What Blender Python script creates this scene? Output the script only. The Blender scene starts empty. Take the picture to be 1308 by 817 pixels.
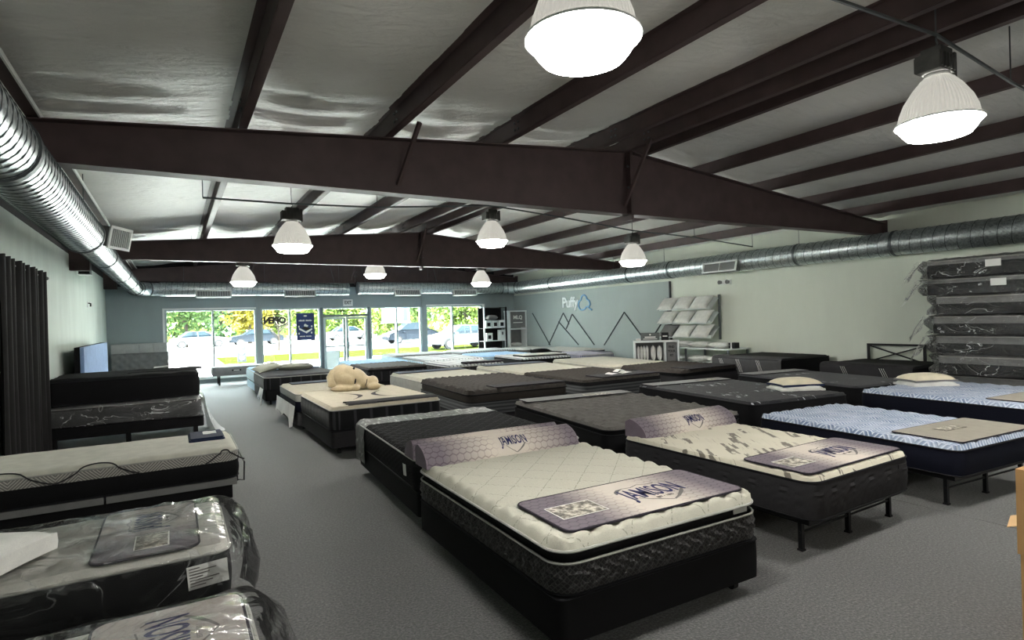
import bpy, bmesh, math, random
from mathutils import Vector, Matrix, noise
R = math.radians
PI = math.pi
scene = bpy.context.scene
COL = scene.collection
random.seed(7)

# ---------------------------------------------------------------- camera
cam_d = bpy.data.cameras.new('camera')
cam = bpy.data.objects.new('camera', cam_d)
COL.objects.link(cam)
cam_d.sensor_width = 36.0
cam_d.lens = 740.0 / 1308.0 * 36.0
cam_d.clip_start = 0.05
cam_d.clip_end = 400
_y, _p, _r = R(30.27), R(-0.19), R(-1.7)
_fw = Vector((math.sin(_y) * math.cos(_p), math.cos(_y) * math.cos(_p), math.sin(_p)))
_rt = Vector((math.cos(_y), -math.sin(_y), 0))
_up = _rt.cross(_fw)
_rt2 = _rt * math.cos(_r) + _up * math.sin(_r)
_up2 = -_rt * math.sin(_r) + _up * math.cos(_r)
_m = Matrix((_rt2, _up2, -_fw)).transposed().to_4x4()
_m.translation = (0, 0, 1.8)
cam.matrix_world = _m
scene.camera = cam

# ---------------------------------------------------------------- world, sun, exposure
world = bpy.data.worlds.new('sky')
scene.world = world
world.use_nodes = True
wn = world.node_tree
bg = wn.nodes['Background']
bg.inputs[0].default_value = (0.90, 0.97, 1.0, 1)
bg.inputs[1].default_value = 6.0
sun_d = bpy.data.lights.new('sun', 'SUN')
sun_d.energy = 32.0
sun_d.angle = R(3)
sun_d.color = (1.0, 0.95, 0.86)
sun = bpy.data.objects.new('sun', sun_d)
COL.objects.link(sun)
sun.rotation_euler = (R(9), R(-18), 0)       # high midday sun
scene.view_settings.view_transform = 'Standard'
scene.view_settings.look = 'None'
scene.view_settings.gamma = 1.0
scene.view_settings.use_curve_mapping = False
scene.view_settings.exposure = 2.22
LAMP = 19.0                                   # radiance of the lamp lenses
XL, XR, YF, YB = -1.75, 12.45, 21.1, -8.0     # inner faces of the walls

# ---------------------------------------------------------------- materials
MATS = {}
def srgb(r, g, b):
    f = lambda c: (c / 255 / 12.92) if c / 255 <= 0.04045 else ((c / 255 + 0.055) / 1.055) ** 2.4
    return (f(r), f(g), f(b), 1)

class NT:
    def __init__(s, name):
        s.m = bpy.data.materials.new(name)
        s.m.use_nodes = True
        s.t = s.m.node_tree
        s.b = s.t.nodes['Principled BSDF']
        s.out = s.t.nodes['Material Output']
    def n(s, typ, **kw):
        nd = s.t.nodes.new(typ)
        for k, v in kw.items():
            setattr(nd, k, v)
        return nd
    def l(s, a, b):
        s.t.links.new(a, b)
    def coord(s, which='Object', scale=(1, 1, 1), rot=(0, 0, 0)):
        tc = s.n('ShaderNodeTexCoord')
        mp = s.n('ShaderNodeMapping')
        mp.inputs['Scale'].default_value = scale
        mp.inputs['Rotation'].default_value = rot
        s.l(tc.outputs[which], mp.inputs[0])
        return mp.outputs[0]
    def turned(s, ang, scale, which='Object'):
        a = s.coord(which, (1, 1, 1), (0, 0, ang))
        return s.vmath('MULTIPLY', a, scale)
    def noise(s, vec, scale, detail=3, rough=.5, dist=0):
        nd = s.n('ShaderNodeTexNoise')
        nd.inputs['Scale'].default_value = scale
        nd.inputs['Detail'].default_value = detail
        nd.inputs['Roughness'].default_value = rough
        nd.inputs['Distortion'].default_value = dist
        if vec is not None:
            s.l(vec, nd.inputs['Vector'])
        return nd.outputs['Fac']
    def wave(s, vec, scale, dist=0, dscale=1, dirn='X', prof='SIN', typ='BANDS', detail=1):
        nd = s.n('ShaderNodeTexWave')
        nd.wave_type = typ
        if typ == 'BANDS':
            nd.bands_direction = dirn
        nd.wave_profile = prof
        nd.inputs['Scale'].default_value = scale
        nd.inputs['Distortion'].default_value = dist
        nd.inputs['Detail'].default_value = detail
        nd.inputs['Detail Scale'].default_value = dscale
        s.l(vec, nd.inputs['Vector'])
        return nd.outputs['Fac']
    def math(s, op, a, b=None, c=None):
        nd = s.n('ShaderNodeMath', operation=op)
        for i, v in enumerate((a, b, c)):
            if v is None:
                continue
            if isinstance(v, (int, float)):
                nd.inputs[i].default_value = v
            else:
                s.l(v, nd.inputs[i])
        return nd.outputs[0]
    def vmath(s, op, a, b=None):
        nd = s.n('ShaderNodeVectorMath', operation=op)
        for i, v in enumerate((a, b)):
            if v is None:
                continue
            if isinstance(v, tuple):
                nd.inputs[i].default_value = v
            else:
                s.l(v, nd.inputs[i])
        return nd.outputs['Value'] if op in ('DOT_PRODUCT', 'LENGTH') else nd.outputs['Vector']
    def sep(s, v):
        nd = s.n('ShaderNodeSeparateXYZ')
        s.l(v, nd.inputs[0])
        return nd.outputs
    def ramp(s, fac, stops, interp='LINEAR'):
        nd = s.n('ShaderNodeValToRGB')
        nd.color_ramp.interpolation = interp
        e = nd.color_ramp.elements
        while len(e) < len(stops):
            e.new(0.5)
        for el, (p, c) in zip(e, stops):
            el.position = p
            el.color = c if isinstance(c, tuple) else (c, c, c, 1)
        s.l(fac, nd.inputs[0])
        return nd.outputs[0]
    def mix(s, fac, a, b, typ='MIX'):
        nd = s.n('ShaderNodeMix', data_type='RGBA', blend_type=typ)
        for sock, v in ((nd.inputs[0], fac), (nd.inputs[6], a), (nd.inputs[7], b)):
            if isinstance(v, (int, float, tuple)):
                sock.default_value = v
            else:
                s.l(v, sock)
        return nd.outputs[2]
    def base(s, c, rough=.8, metal=0, spec=.3, sheen=0):
        if isinstance(c, tuple):
            s.b.inputs['Base Color'].default_value = c
        else:
            s.l(c, s.b.inputs['Base Color'])
        s.b.inputs['Roughness'].default_value = rough
        s.b.inputs['Metallic'].default_value = metal
        s.b.inputs['Specular IOR Level'].default_value = spec
        s.b.inputs['Sheen Weight'].default_value = sheen
        return s
    def bump(s, h, strength=.4, dist=.01):
        nd = s.n('ShaderNodeBump')
        nd.inputs['Strength'].default_value = strength
        nd.inputs['Distance'].default_value = dist
        s.l(h, nd.inputs['Height'])
        s.l(nd.outputs[0], s.b.inputs['Normal'])
        return s

def paint(name, c, rough=.7, var=.08, scale=3, bump=0, metal=0, spec=.3):
    """plain painted surface with a slight blotchy wear"""
    t = NT(name)
    v = t.coord()
    f = t.noise(v, scale, 4)
    k = lambda m: (c[0] * m, c[1] * m, c[2] * m, 1)
    t.base(t.ramp(f, [(.3, k(1 - var)), (.7, k(1 + var))]), rough, metal, spec)
    if bump:
        t.bump(t.noise(v, 60, 3), bump, .004)
    MATS[name] = t.m
    return t.m

def fabric(name, c, c2=None, rough=.9, fine=500, bump=.35, sheen=.15, blot=.12):
    t = NT(name)
    v = t.coord()
    f = t.noise(v, fine, 2)
    g = t.noise(v, 9, 3)
    k = lambda m: (c[0] * m, c[1] * m, c[2] * m, 1)
    col = t.ramp(g, [(.3, k(1 - blot)), (.7, k(1 + blot))])
    if c2:
        col = t.mix(t.ramp(f, [(.45, 0.0), (.6, 1.0)]), col, c2)
    t.base(col, rough if sheen else min(rough, .78), 0, .2 if sheen else .16, sheen)
    t.bump(f, bump, .002)
    MATS[name] = t.m
    return t.m

def hexmask(t, vec, pitch):
    """1 on the lines of a hexagon grid"""
    sc = t.vmath('MULTIPLY', vec, (1 / pitch, 1 / pitch, 0))
    s = (1.0, 1.7320508, 1.0)
    h = (0.5, .8660254, .5)
    a0 = t.vmath('ADD', sc, (100, 173.20508, 0))
    a = t.vmath('SUBTRACT', t.vmath('MODULO', a0, s), h)
    b = t.vmath('SUBTRACT', t.vmath('MODULO', t.vmath('ADD', a0, h), s), h)
    da, db = t.vmath('DOT_PRODUCT', a, a), t.vmath('DOT_PRODUCT', b, b)
    def g(q):
        o = t.sep(t.vmath('ABSOLUTE', q))
        return t.math('MAXIMUM', o[0], t.math('ADD', t.math('MULTIPLY', o[0], .5), t.math('MULTIPLY', o[1], .8660254)))
    pick = t.math('LESS_THAN', da, db)
    gg = t.math('ADD', t.math('MULTIPLY', pick, g(a)), t.math('MULTIPLY', t.math('SUBTRACT', 1, pick), g(b)))
    return t.math('GREATER_THAN', gg, .465)

def print_pad(name, edge, mid, stops, uv=False, pitch=.05, hexlo=.25):
    """the maker's pad: cream middle running into mauve ends, faint hexagon print"""
    t = NT(name)
    tc = t.n('ShaderNodeTexCoord')
    gx = t.sep(tc.outputs['Generated'])[0]
    grad = t.ramp(gx, [(p, edge if k else mid) for p, k in stops])
    hx = hexmask(t, tc.outputs['UV'] if uv else tc.outputs['Object'], pitch)
    away = t.ramp(gx, [(.0, 1.0), (.36, .9), (.46, 0.0), (.6, 0.0), (.7, .9), (1.0, 1.0)])
    dark = t.mix(1.0, grad, (.62, .58, .62, 1), 'MULTIPLY')
    col = t.mix(t.math('MULTIPLY', t.math('MULTIPLY', hx, away), hexlo * 2), grad, dark)
    t.base(col, .75, 0, .25)
    t.bump(t.noise(t.coord(scale=(1, 1, 1)), 500, 2), .2, .002)
    MATS[name] = t.m
    return t.m

def emit(name, c, s):
    t = NT(name)
    e = t.n('ShaderNodeEmission')
    e.inputs[0].default_value = c
    e.inputs[1].default_value = s
    t.l(e.outputs[0], t.out.inputs[0])
    MATS[name] = t.m
    return t.m

def plastic(name, milky=.03, crease_glint=.3, gloss=.6, scale=6.0, bump=.8, stretch=(1, 1, 1), rough=.1):
    """clear polythene film: see-through, wrinkled, with sharp glints and pale lines painted in for crease glints"""
    t = NT(name)
    oi = t.n('ShaderNodeObjectInfo')
    v = t.vmath('ADD', t.coord(scale=stretch), t.vmath('MULTIPLY', oi.outputs['Location'], (3.1, 3.1, 5.3)))
    w1 = t.noise(v, scale, 3, .5, 1.2)
    h = t.math('ABSOLUTE', t.math('SUBTRACT', w1, .5))
    bp = t.n('ShaderNodeBump')
    bp.inputs['Strength'].default_value = bump
    bp.inputs['Distance'].default_value = .09
    t.l(h, bp.inputs['Height'])
    gl = t.n('ShaderNodeBsdfGlossy')
    gl.inputs['Roughness'].default_value = rough
    gl.inputs[0].default_value = (1, 1, 1, 1)
    t.l(bp.outputs[0], gl.inputs['Normal'])
    df = t.n('ShaderNodeBsdfDiffuse')
    df.inputs[0].default_value = (.75, .77, .77, 1)
    tr = t.n('ShaderNodeBsdfTransparent')
    lw = t.n('ShaderNodeLayerWeight')
    lw.inputs[0].default_value = .22
    t.l(bp.outputs[0], lw.inputs['Normal'])
    m1 = t.n('ShaderNodeMixShader')
    t.l(t.math('ADD', t.math('MULTIPLY', lw.outputs['Fresnel'], gloss), .04), m1.inputs[0])
    t.l(tr.outputs[0], m1.inputs[1])
    t.l(gl.outputs[0], m1.inputs[2])
    m2 = t.n('ShaderNodeMixShader')
    line = t.ramp(w1, [(.490, 0.0), (.5, 1.0), (.510, 0.0)])  # pale diffuse lines paint in glints along the creases
    patch = t.ramp(t.noise(t.coord(), 2.2, 2), [(.38, 0.0), (.55, 1.0)])
    t.l(t.math('ADD', t.math('MULTIPLY', t.math('MULTIPLY', line, patch), crease_glint), milky), m2.inputs[0])
    t.l(m1.outputs[0], m2.inputs[1])
    t.l(df.outputs[0], m2.inputs[2])
    t.l(m2.outputs[0], t.out.inputs[0])
    MATS[name] = t.m
    return t.m

def glass(name):
    t = NT(name)
    gl = t.n('ShaderNodeBsdfGlossy')
    gl.inputs['Roughness'].default_value = .02
    tr = t.n('ShaderNodeBsdfTransparent')
    tr.inputs[0].default_value = (.94, .98, .97, 1)
    fr = t.n('ShaderNodeFresnel')
    fr.inputs[0].default_value = 1.45
    m = t.n('ShaderNodeMixShader')
    t.l(t.math('MULTIPLY', fr.outputs[0], .8), m.inputs[0])
    t.l(tr.outputs[0], m.inputs[1])
    t.l(gl.outputs[0], m.inputs[2])
    t.l(m.outputs[0], t.out.inputs[0])
    MATS[name] = t.m
    return t.m

# setting
def carpet():
    t = NT('carpet')
    v = t.coord()
    f = t.noise(v, 62, 3, .8)
    g = t.noise(v, 1.2, 3)
    a = t.ramp(f, [(.32, srgb(34, 34, 34)), (.5, srgb(76, 76, 75)), (.68, srgb(124, 124, 122))])
    t.base(t.mix(t.ramp(g, [(.35, 0.0), (.75, .28)]), a, srgb(60, 61, 62)), .72, 0, .5, .3)
    t.bump(f, .8, .008)
    MATS['carpet'] = t.m
carpet()
def wallpaint(name, c, streak=.1):
    t = NT(name)
    v = t.coord(scale=(1, 1, .25))
    f = t.noise(v, 2.2, 5, .6)
    k = lambda m: (c[0] * m, c[1] * m, c[2] * m, 1)
    t.base(t.ramp(f, [(.3, k(1 - streak)), (.7, k(1 + streak))]), .62, 0, .3)
    t.bump(t.noise(t.coord(), 45, 3), .12, .004)
    MATS[name] = t.m
wallpaint('wall_sage', srgb(212, 217, 204), .03)
wallpaint('wall_left', srgb(196, 206, 198), .09)
wallpaint('wall_slate', srgb(146, 158, 160), .04)
wallpaint('panel_slate', srgb(158, 168, 166), .04)
paint('wall_dark', srgb(46, 44, 46), .8)
def vinyl():
    t = NT('roof_vinyl')
    v = t.coord(scale=(1, 3.2, 1))
    f = t.noise(v, 3.0, 5, .6, .6)
    g = t.noise(t.coord(), .7, 3)
    t.base(t.ramp(g, [(.3, srgb(212, 213, 209)), (.7, srgb(230, 230, 226))]), .5, 0, .4)
    t.bump(f, .55, .06)
    MATS['roof_vinyl'] = t.m
vinyl()
paint('steel_brown', srgb(76, 62, 62), .55, .15, 4, .05, 0, .35)
def galv():
    t = NT('galvanised')
    v = t.coord()
    vo = t.n('ShaderNodeTexVoronoi')
    vo.inputs['Scale'].default_value = 38
    t.l(v, vo.inputs['Vector'])
    c = t.ramp(vo.outputs['Color'], [(.1, srgb(150, 158, 160)), (.9, srgb(200, 208, 208))])
    t.base(c, .34, .85, .5)
    t.bump(t.noise(v, 20, 3), .08, .01)
    MATS['galvanised'] = t.m
galv()
paint('duct_seam', srgb(92, 98, 100), .5, .1, 5, 0, .6)
paint('white_metal', srgb(226, 230, 228), .45, .03)
paint('grille_dark', srgb(120, 122, 122), .7)
paint('alu_frame', srgb(168, 182, 184), .4, .05, 5, 0, .3)
paint('alu_dark', srgb(96, 108, 112), .45, .05, 5, 0, .3)
glass('glass')
paint('black_metal', srgb(24, 24, 26), .45, .15, 6, 0, .2)
paint('grey_metal', srgb(96, 100, 102), .5, .15, 8, 0, .5)
paint('cast_grey', srgb(88, 88, 86), .6, .15, 12, .2, .3)
def reflector():
    t = NT('lamp_reflector')
    v = t.coord()
    o = t.sep(v)
    ang = t.math('ARCTAN2', o[1], o[0])
    rib = t.math('SINE', t.math('MULTIPLY', ang, 60))
    t.base(srgb(196, 196, 190), .35, .25, .5)
    t.bump(rib, .5, .01)
    t.b.inputs['Emission Color'].default_value = (1, .96, .86, 1)
    t.b.inputs['Emission Strength'].default_value = .10      # emission stands in for lamplight through the prismatic acrylic
    MATS['lamp_reflector'] = t.m
reflector()
emit('lamp_lens', (1.0, .975, .92, 1), LAMP)
plastic('film', .02, .28, .85, 1.9, .6, (1.6, 1, 1.3), .13)
plastic('film_light', .035, .85, .9, 3.0, .8, (.8, .7, 1.3), .16)
plastic('film_pale', .45, .5, .8, 3.0, .6, (1, 1, 1), .2)
# fabrics
fabric('cream_knit', srgb(178, 176, 163), srgb(158, 156, 143), fine=260)
fabric('white_knit', srgb(188, 187, 180), srgb(172, 171, 163), fine=300)
fabric('beige_knit', srgb(186, 178, 158), srgb(168, 160, 140), fine=260)
fabric('ivory_knit', srgb(196, 192, 176), srgb(180, 176, 158), fine=300)
fabric('charcoal', srgb(44, 43, 45), srgb(58, 57, 59), sheen=0)
fabric('graphite', srgb(58, 56, 58), srgb(74, 72, 73), sheen=0)
fabric('black_cloth', srgb(15, 15, 17), srgb(22, 22, 24), sheen=0)
fabric('black_sateen', srgb(22, 22, 24), srgb(34, 34, 36), rough=.75, bump=.2, sheen=0)
fabric('black_base', srgb(16, 16, 17), srgb(23, 23, 25), bump=.2, sheen=0)
fabric('navy_side', srgb(13, 15, 28), srgb(20, 23, 38), sheen=0)
fabric('navy_cloth', srgb(24, 34, 62), srgb(34, 46, 76))
fabric('grey_cloth', srgb(112, 112, 112), srgb(132, 132, 130))
fabric('dark_grey_cloth', srgb(66, 66, 68), srgb(80, 80, 80), sheen=0)
fabric('tuft_grey', srgb(112, 109, 105), srgb(84, 82, 79), fine=220, sheen=0)
fabric('umber_knit', srgb(50, 46, 43), srgb(64, 60, 56), fine=220, sheen=0)
fabric('ice_blue', srgb(150, 186, 206), srgb(178, 206, 220))
fabric('sky_blue', srgb(122, 166, 206), srgb(150, 188, 220))
fabric('lilac', srgb(176, 176, 190), srgb(160, 160, 178))
fabric('cream_bright', srgb(206, 204, 192), srgb(192, 190, 178), fine=300)
fabric('pillow_white', srgb(224, 224, 218), srgb(208, 208, 204), fine=400)
fabric('pillow_cream', srgb(236, 226, 200), srgb(226, 216, 190), fine=400)
fabric('olive_grey', srgb(122, 124, 112), srgb(140, 142, 130))
fabric('plush', srgb(190, 175, 144), srgb(168, 150, 118), fine=160, bump=.8, sheen=.5)
fabric('tan_pad', srgb(150, 144, 130), srgb(136, 130, 118))
fabric('curtain', srgb(34, 33, 33), srgb(24, 24, 24), rough=.7, sheen=0)
fabric('binding', srgb(46, 42, 50), sheen=0)
fabric('tape_white', srgb(168, 168, 162), bump=.1)
def stitched(name, c, c2, p, thr, bias=0.0):
    """knit with stitch lines whose tone also paints in the relief of the grooves"""
    t = NT(name)
    o = t.sep(t.coord())
    def line(sg):
        a = t.math('ADD', o[0], t.math('MULTIPLY', o[1], sg))
        a = t.math('FRACT', t.math('ADD', t.math('DIVIDE', a, p), 50.0))
        return t.math('ABSOLUTE', t.math('SUBTRACT', a, .5))
    g = t.math('MINIMUM', line(1.0), line(-1.0))
    dash = t.noise(t.coord(), 55, 2)
    m = t.math('MULTIPLY', t.math('LESS_THAN', g, thr), t.ramp(dash, [(.42, 0.0), (.5, .8)]))
    f = t.noise(t.coord(), 260, 2)
    t.base(t.mix(m, t.mix(t.ramp(f, [(.45, 0.0), (.6, 1.0)]), c, tuple(x * .86 for x in c[:3]) + (1,)), c2), .9, 0, .12, .0)
    t.bump(f, .35, .002)
    MATS[name] = t.m
stitched('cream_quilt', srgb(190, 188, 174), srgb(132, 132, 120), .30, .013)  # darker stitch lines also paint in the shade of the grooves
stitched('umber_quilt', srgb(62, 58, 54), srgb(30, 28, 26), .13, .05)  # darker lines stand in for groove shade lost in the dark knit
stitched('black_quilt', srgb(17, 17, 19), srgb(74, 75, 77), .16, .035)
fabric('tape_dark', srgb(30, 30, 33), bump=.1, sheen=0)
fabric('mauve_end', srgb(128, 116, 126), srgb(112, 100, 112))
paint('ink_navy', srgb(34, 36, 84), .7, .1)
paint('ink_grey', srgb(104, 100, 98), .7, .1)
paint('ink_dark', srgb(48, 46, 48), .7, .1)
paint('ink_white', srgb(236, 236, 230), .6, .02)
_mauve, _cream = srgb(112, 104, 111), srgb(200, 191, 180)
print_pad('pad_print', _mauve, _cream, [(0.0, 1), (.2, 1), (.42, 0), (.62, 0), (.9, 1), (1.0, 1)], pitch=.06, hexlo=.4)
print_pad('bolster_print', _mauve, _cream, [(0.0, 1), (.1, 1), (.4, 0), (.62, 0), (.95, 1), (1.0, 1)], uv=True, pitch=.062, hexlo=.62)
print_pad('pad_plain', srgb(112, 106, 112), srgb(170, 164, 158), [(0.0, 1), (.25, 1), (.55, 0), (.7, 0), (.95, 0), (1.0, 0)], hexlo=.1)
def photo_print():
    t = NT('photo_print')
    v = t.coord()
    c = t.ramp(t.noise(v, 26, 4, .6), [(.36, srgb(70, 66, 60)), (.5, srgb(134, 128, 116)), (.62, srgb(206, 200, 186))])
    t.base(c, .5)
    MATS['photo_print'] = t.m
photo_print()
def two_tone(name, vecscale, rot, scale, c1, c2, lo, hi, dist=2, bumpd=.004, dirn='X', fine=True, which='Object'):
    """knit with a woven wave, used for herringbone and zig-zag ticking"""
    t = NT(name)
    v = t.coord(which, vecscale, rot)
    w = t.wave(v, scale, dist, 2.2, dirn, 'SIN', detail=1)
    t.base(t.ramp(w, [(lo, c1), (hi, c2)]), .88, 0, .2, .1)
    t.bump(w, .5, bumpd)
    MATS[name] = t.m
def zig_ticking(name, c1, c2, pitch, leg):
    """chevron rows in a knit"""
    t = NT(name)
    o = t.sep(t.coord())
    tri = t.math('PINGPONG', o[1], leg)
    w = t.math('SINE', t.math('MULTIPLY', t.math('ADD', o[0], tri), 6.2832 / pitch))
    g = t.noise(t.coord(), 5, 3)
    col = t.mix(t.ramp(g, [(.35, 0.0), (.65, .5)]), t.ramp(w, [(.2, c1), (.8, c2)]), c2)
    t.base(col, .88, 0, .2, .1)
    t.bump(w, .5, .006)
    MATS[name] = t.m
zig_ticking('blue_herring', srgb(118, 136, 168), srgb(204, 212, 224), .045, .10)
def dash_ticking():
    """ivory ticking with clusters of taupe dashes that run along the bed"""
    t = NT('dash_ticking')
    v = t.turned(.62, (1, .40, 1))
    br = t.n('ShaderNodeTexBrick')
    br.offset = .37
    br.inputs['Scale'].default_value = 9
    br.inputs['Brick Width'].default_value = .34
    br.inputs['Row Height'].default_value = .8
    br.inputs['Mortar Size'].default_value = .0
    br.inputs['Color1'].default_value = (0, 0, 0, 1)
    br.inputs['Color2'].default_value = (1, 1, 1, 1)
    t.l(v, br.inputs['Vector'])
    pick = t.ramp(br.outputs['Color'], [(.80, 0.0), (.81, 1.0)])
    br2 = t.noise(t.turned(.62, (16, 3.5, 1)), 2.0, 2)
    m = t.math('MULTIPLY', pick, t.ramp(br2, [(.40, 0.0), (.46, 1.0)]))
    lines = t.ramp(t.noise(t.turned(.62, (34, 1.6, 1)), 2.0, 2), [(.66, 0.0), (.69, .5)])
    c = t.mix(t.math('MAXIMUM', m, lines), srgb(198, 193, 175), srgb(112, 106, 96))
    t.base(c, .9, 0, .2, .1)
    t.bump(t.noise(t.coord(), 300, 2), .3, .002)
    MATS['dash_ticking'] = t.m
dash_ticking()
def flecked(name, c1, c2, thr, sc=(26, 5, 1), freq=1.0):
    """dark knit with short pale flecks in rows"""
    t = NT(name)
    rows = t.wave(t.coord(scale=(1, 1, 1)), 18 * freq, 3, 2, 'Y')
    base = t.ramp(rows, [(.2, c1), (.9, tuple(min(1, a * 1.9) for a in c1[:3]) + (1,))])
    f = t.noise(t.coord(scale=sc), 1.2, 2)
    g = t.noise(t.coord(), 2.6, 1)
    m = t.math('MULTIPLY', t.ramp(f, [(.60, 0.0), (.64, 1.0)]), t.ramp(g, [(thr, 0.0), (thr + .03, 1.0)]))
    t.base(t.mix(m, base, c2), .8, 0, .25, .1)
    t.bump(rows, .5, .004)
    MATS[name] = t.m
flecked('black_fleck', srgb(28, 29, 33), srgb(190, 192, 196), .56)
flecked('slate_fleck', srgb(42, 43, 47), srgb(190, 192, 196), .66)
def striped_side(name, c1, c2, scale, dirn='X', which='UV', lo=.4, hi=.6, rough=.85):
    t = NT(name)
    w = t.wave(t.coord(which), scale, .6, 1.0, dirn)
    t.base(t.ramp(w, [(lo, c1), (hi, c2)]), rough, 0, .25, .1)
    t.bump(w, .5, .006)
    MATS[name] = t.m
striped_side('grey_channel', srgb(60, 62, 64), srgb(90, 92, 94), 5.5, 'Y')
striped_side('black_ribs', srgb(58, 59, 62), srgb(24, 25, 27), 1.4, 'X', 'UV', .02, .12)
striped_side('blue_ribs', srgb(120, 158, 176), srgb(188, 210, 218), 1.6, 'X', 'UV', .02, .1)
striped_side('lilac_ribs', srgb(90, 92, 120), srgb(196, 198, 212), 6.0, 'X', 'UV', .3, .5)
striped_side('white_quilt', srgb(84, 88, 92), srgb(182, 184, 184), 3.2, 'X', 'Object', .02, .25)
def zigzag_side(name, c1, c2):
    t = NT(name)
    v = t.coord('UV', (1, 1, 1))
    o = t.sep(v)
    tri = t.math('PINGPONG', o[0], .16)
    w = t.math('SINE', t.math('MULTIPLY', t.math('ADD', o[1], tri), 230))
    t.base(t.ramp(w, [(.35, c1), (.65, c2)]), .9, 0, .2, .1)
    MATS[name] = t.m
zigzag_side('zigzag_cream', srgb(128, 126, 122), srgb(196, 193, 185))
def mesh_side(name, c1, c2, pitch=.022):
    """small diamond lattice"""
    t = NT(name)
    o = t.sep(t.coord('UV', (1 / pitch,) * 3, (0, 0, R(45))))
    a = t.math('PINGPONG', o[0], .5)
    b = t.math('PINGPONG', o[1], .5)
    g = t.math('MINIMUM', a, b)
    t.base(t.ramp(g, [(.06, c2), (.16, c1)]), .8, 0, .25, .1)
    t.bump(g, .6, .006)
    MATS[name] = t.m
mesh_side('diamond_side', srgb(38, 37, 38), srgb(66, 65, 64))
# small goods
paint('cardboard', srgb(188, 148, 100), .85, .06, 6, .1)
paint('cardboard_pale', srgb(212, 176, 130), .85, .05, 6, .1)
paint('paper_white', srgb(226, 226, 222), .7, .03)
paint('shelf_white', srgb(222, 228, 226), .5, .03)
paint('sign_grey', srgb(96, 100, 100), .6, .05)
paint('sign_black', srgb(28, 28, 30), .6, .05)
paint('poster_blue', srgb(44, 62, 112), .5, .08)
paint('logo_blue', srgb(140, 190, 226), .4, .03)
paint('letter_white', srgb(240, 244, 244), .4, .02)
paint('strip_dark', srgb(44, 50, 54), .6, .05)
paint('neon_off', srgb(54, 56, 50), .5, .1)
fabric('headboard_blue', srgb(150, 176, 216), srgb(128, 154, 198))
fabric('headboard_pale', srgb(176, 178, 178), srgb(160, 162, 162))
fabric('headboard_grey', srgb(120, 122, 122), srgb(104, 106, 106))
# outside
def ground(name, c1, c2, sc):
    t = NT(name)
    f = t.noise(t.coord(), sc, 4, .6)
    t.base(t.ramp(f, [(.35, c1), (.65, c2)]), 1.0, 0, 0)
    MATS[name] = t.m
ground('concrete', srgb(188, 190, 190), srgb(204, 205, 204), 1.5)
ground('asphalt', srgb(70, 72, 75), srgb(84, 86, 88), 2)
ground('grass', srgb(26, 33, 10), srgb(38, 44, 16), 9)
def leaf(name, c1, c2):
    t = NT(name)
    f = t.noise(t.coord(), 3.5, 3, .6)
    t.base(t.ramp(f, [(.35, c1), (.65, c2)]), .7, 0, .2)
    t.b.inputs['Subsurface Weight'].default_value = 0
    MATS[name] = t.m
leaf('leaf_green', srgb(40, 62, 26), srgb(66, 88, 42))
leaf('leaf_deep', srgb(28, 54, 32), srgb(54, 82, 48))
leaf('leaf_lime', srgb(62, 82, 26), srgb(90, 106, 42))
leaf('leaf_gold', srgb(96, 90, 22), srgb(124, 112, 40))
paint('bark', srgb(50, 44, 38), .9, .2, 8, .3)
paint('car_white', srgb(74, 80, 86), .5, .02, 1, 0, 0, .12)
paint('car_dark', srgb(30, 36, 44), .5, .02, 1, 0, 0, .12)
paint('car_silver', srgb(84, 90, 96), .5, .02, 1, 0, 0, .12)
paint('car_glass', srgb(18, 30, 38), .25, .05, 1, 0, 0, .15)
paint('rubber', srgb(34, 34, 36), .8)
paint('post_grey', srgb(46, 50, 54), .7)
paint('sign_blue', srgb(58, 72, 86), .5, .05)

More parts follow.
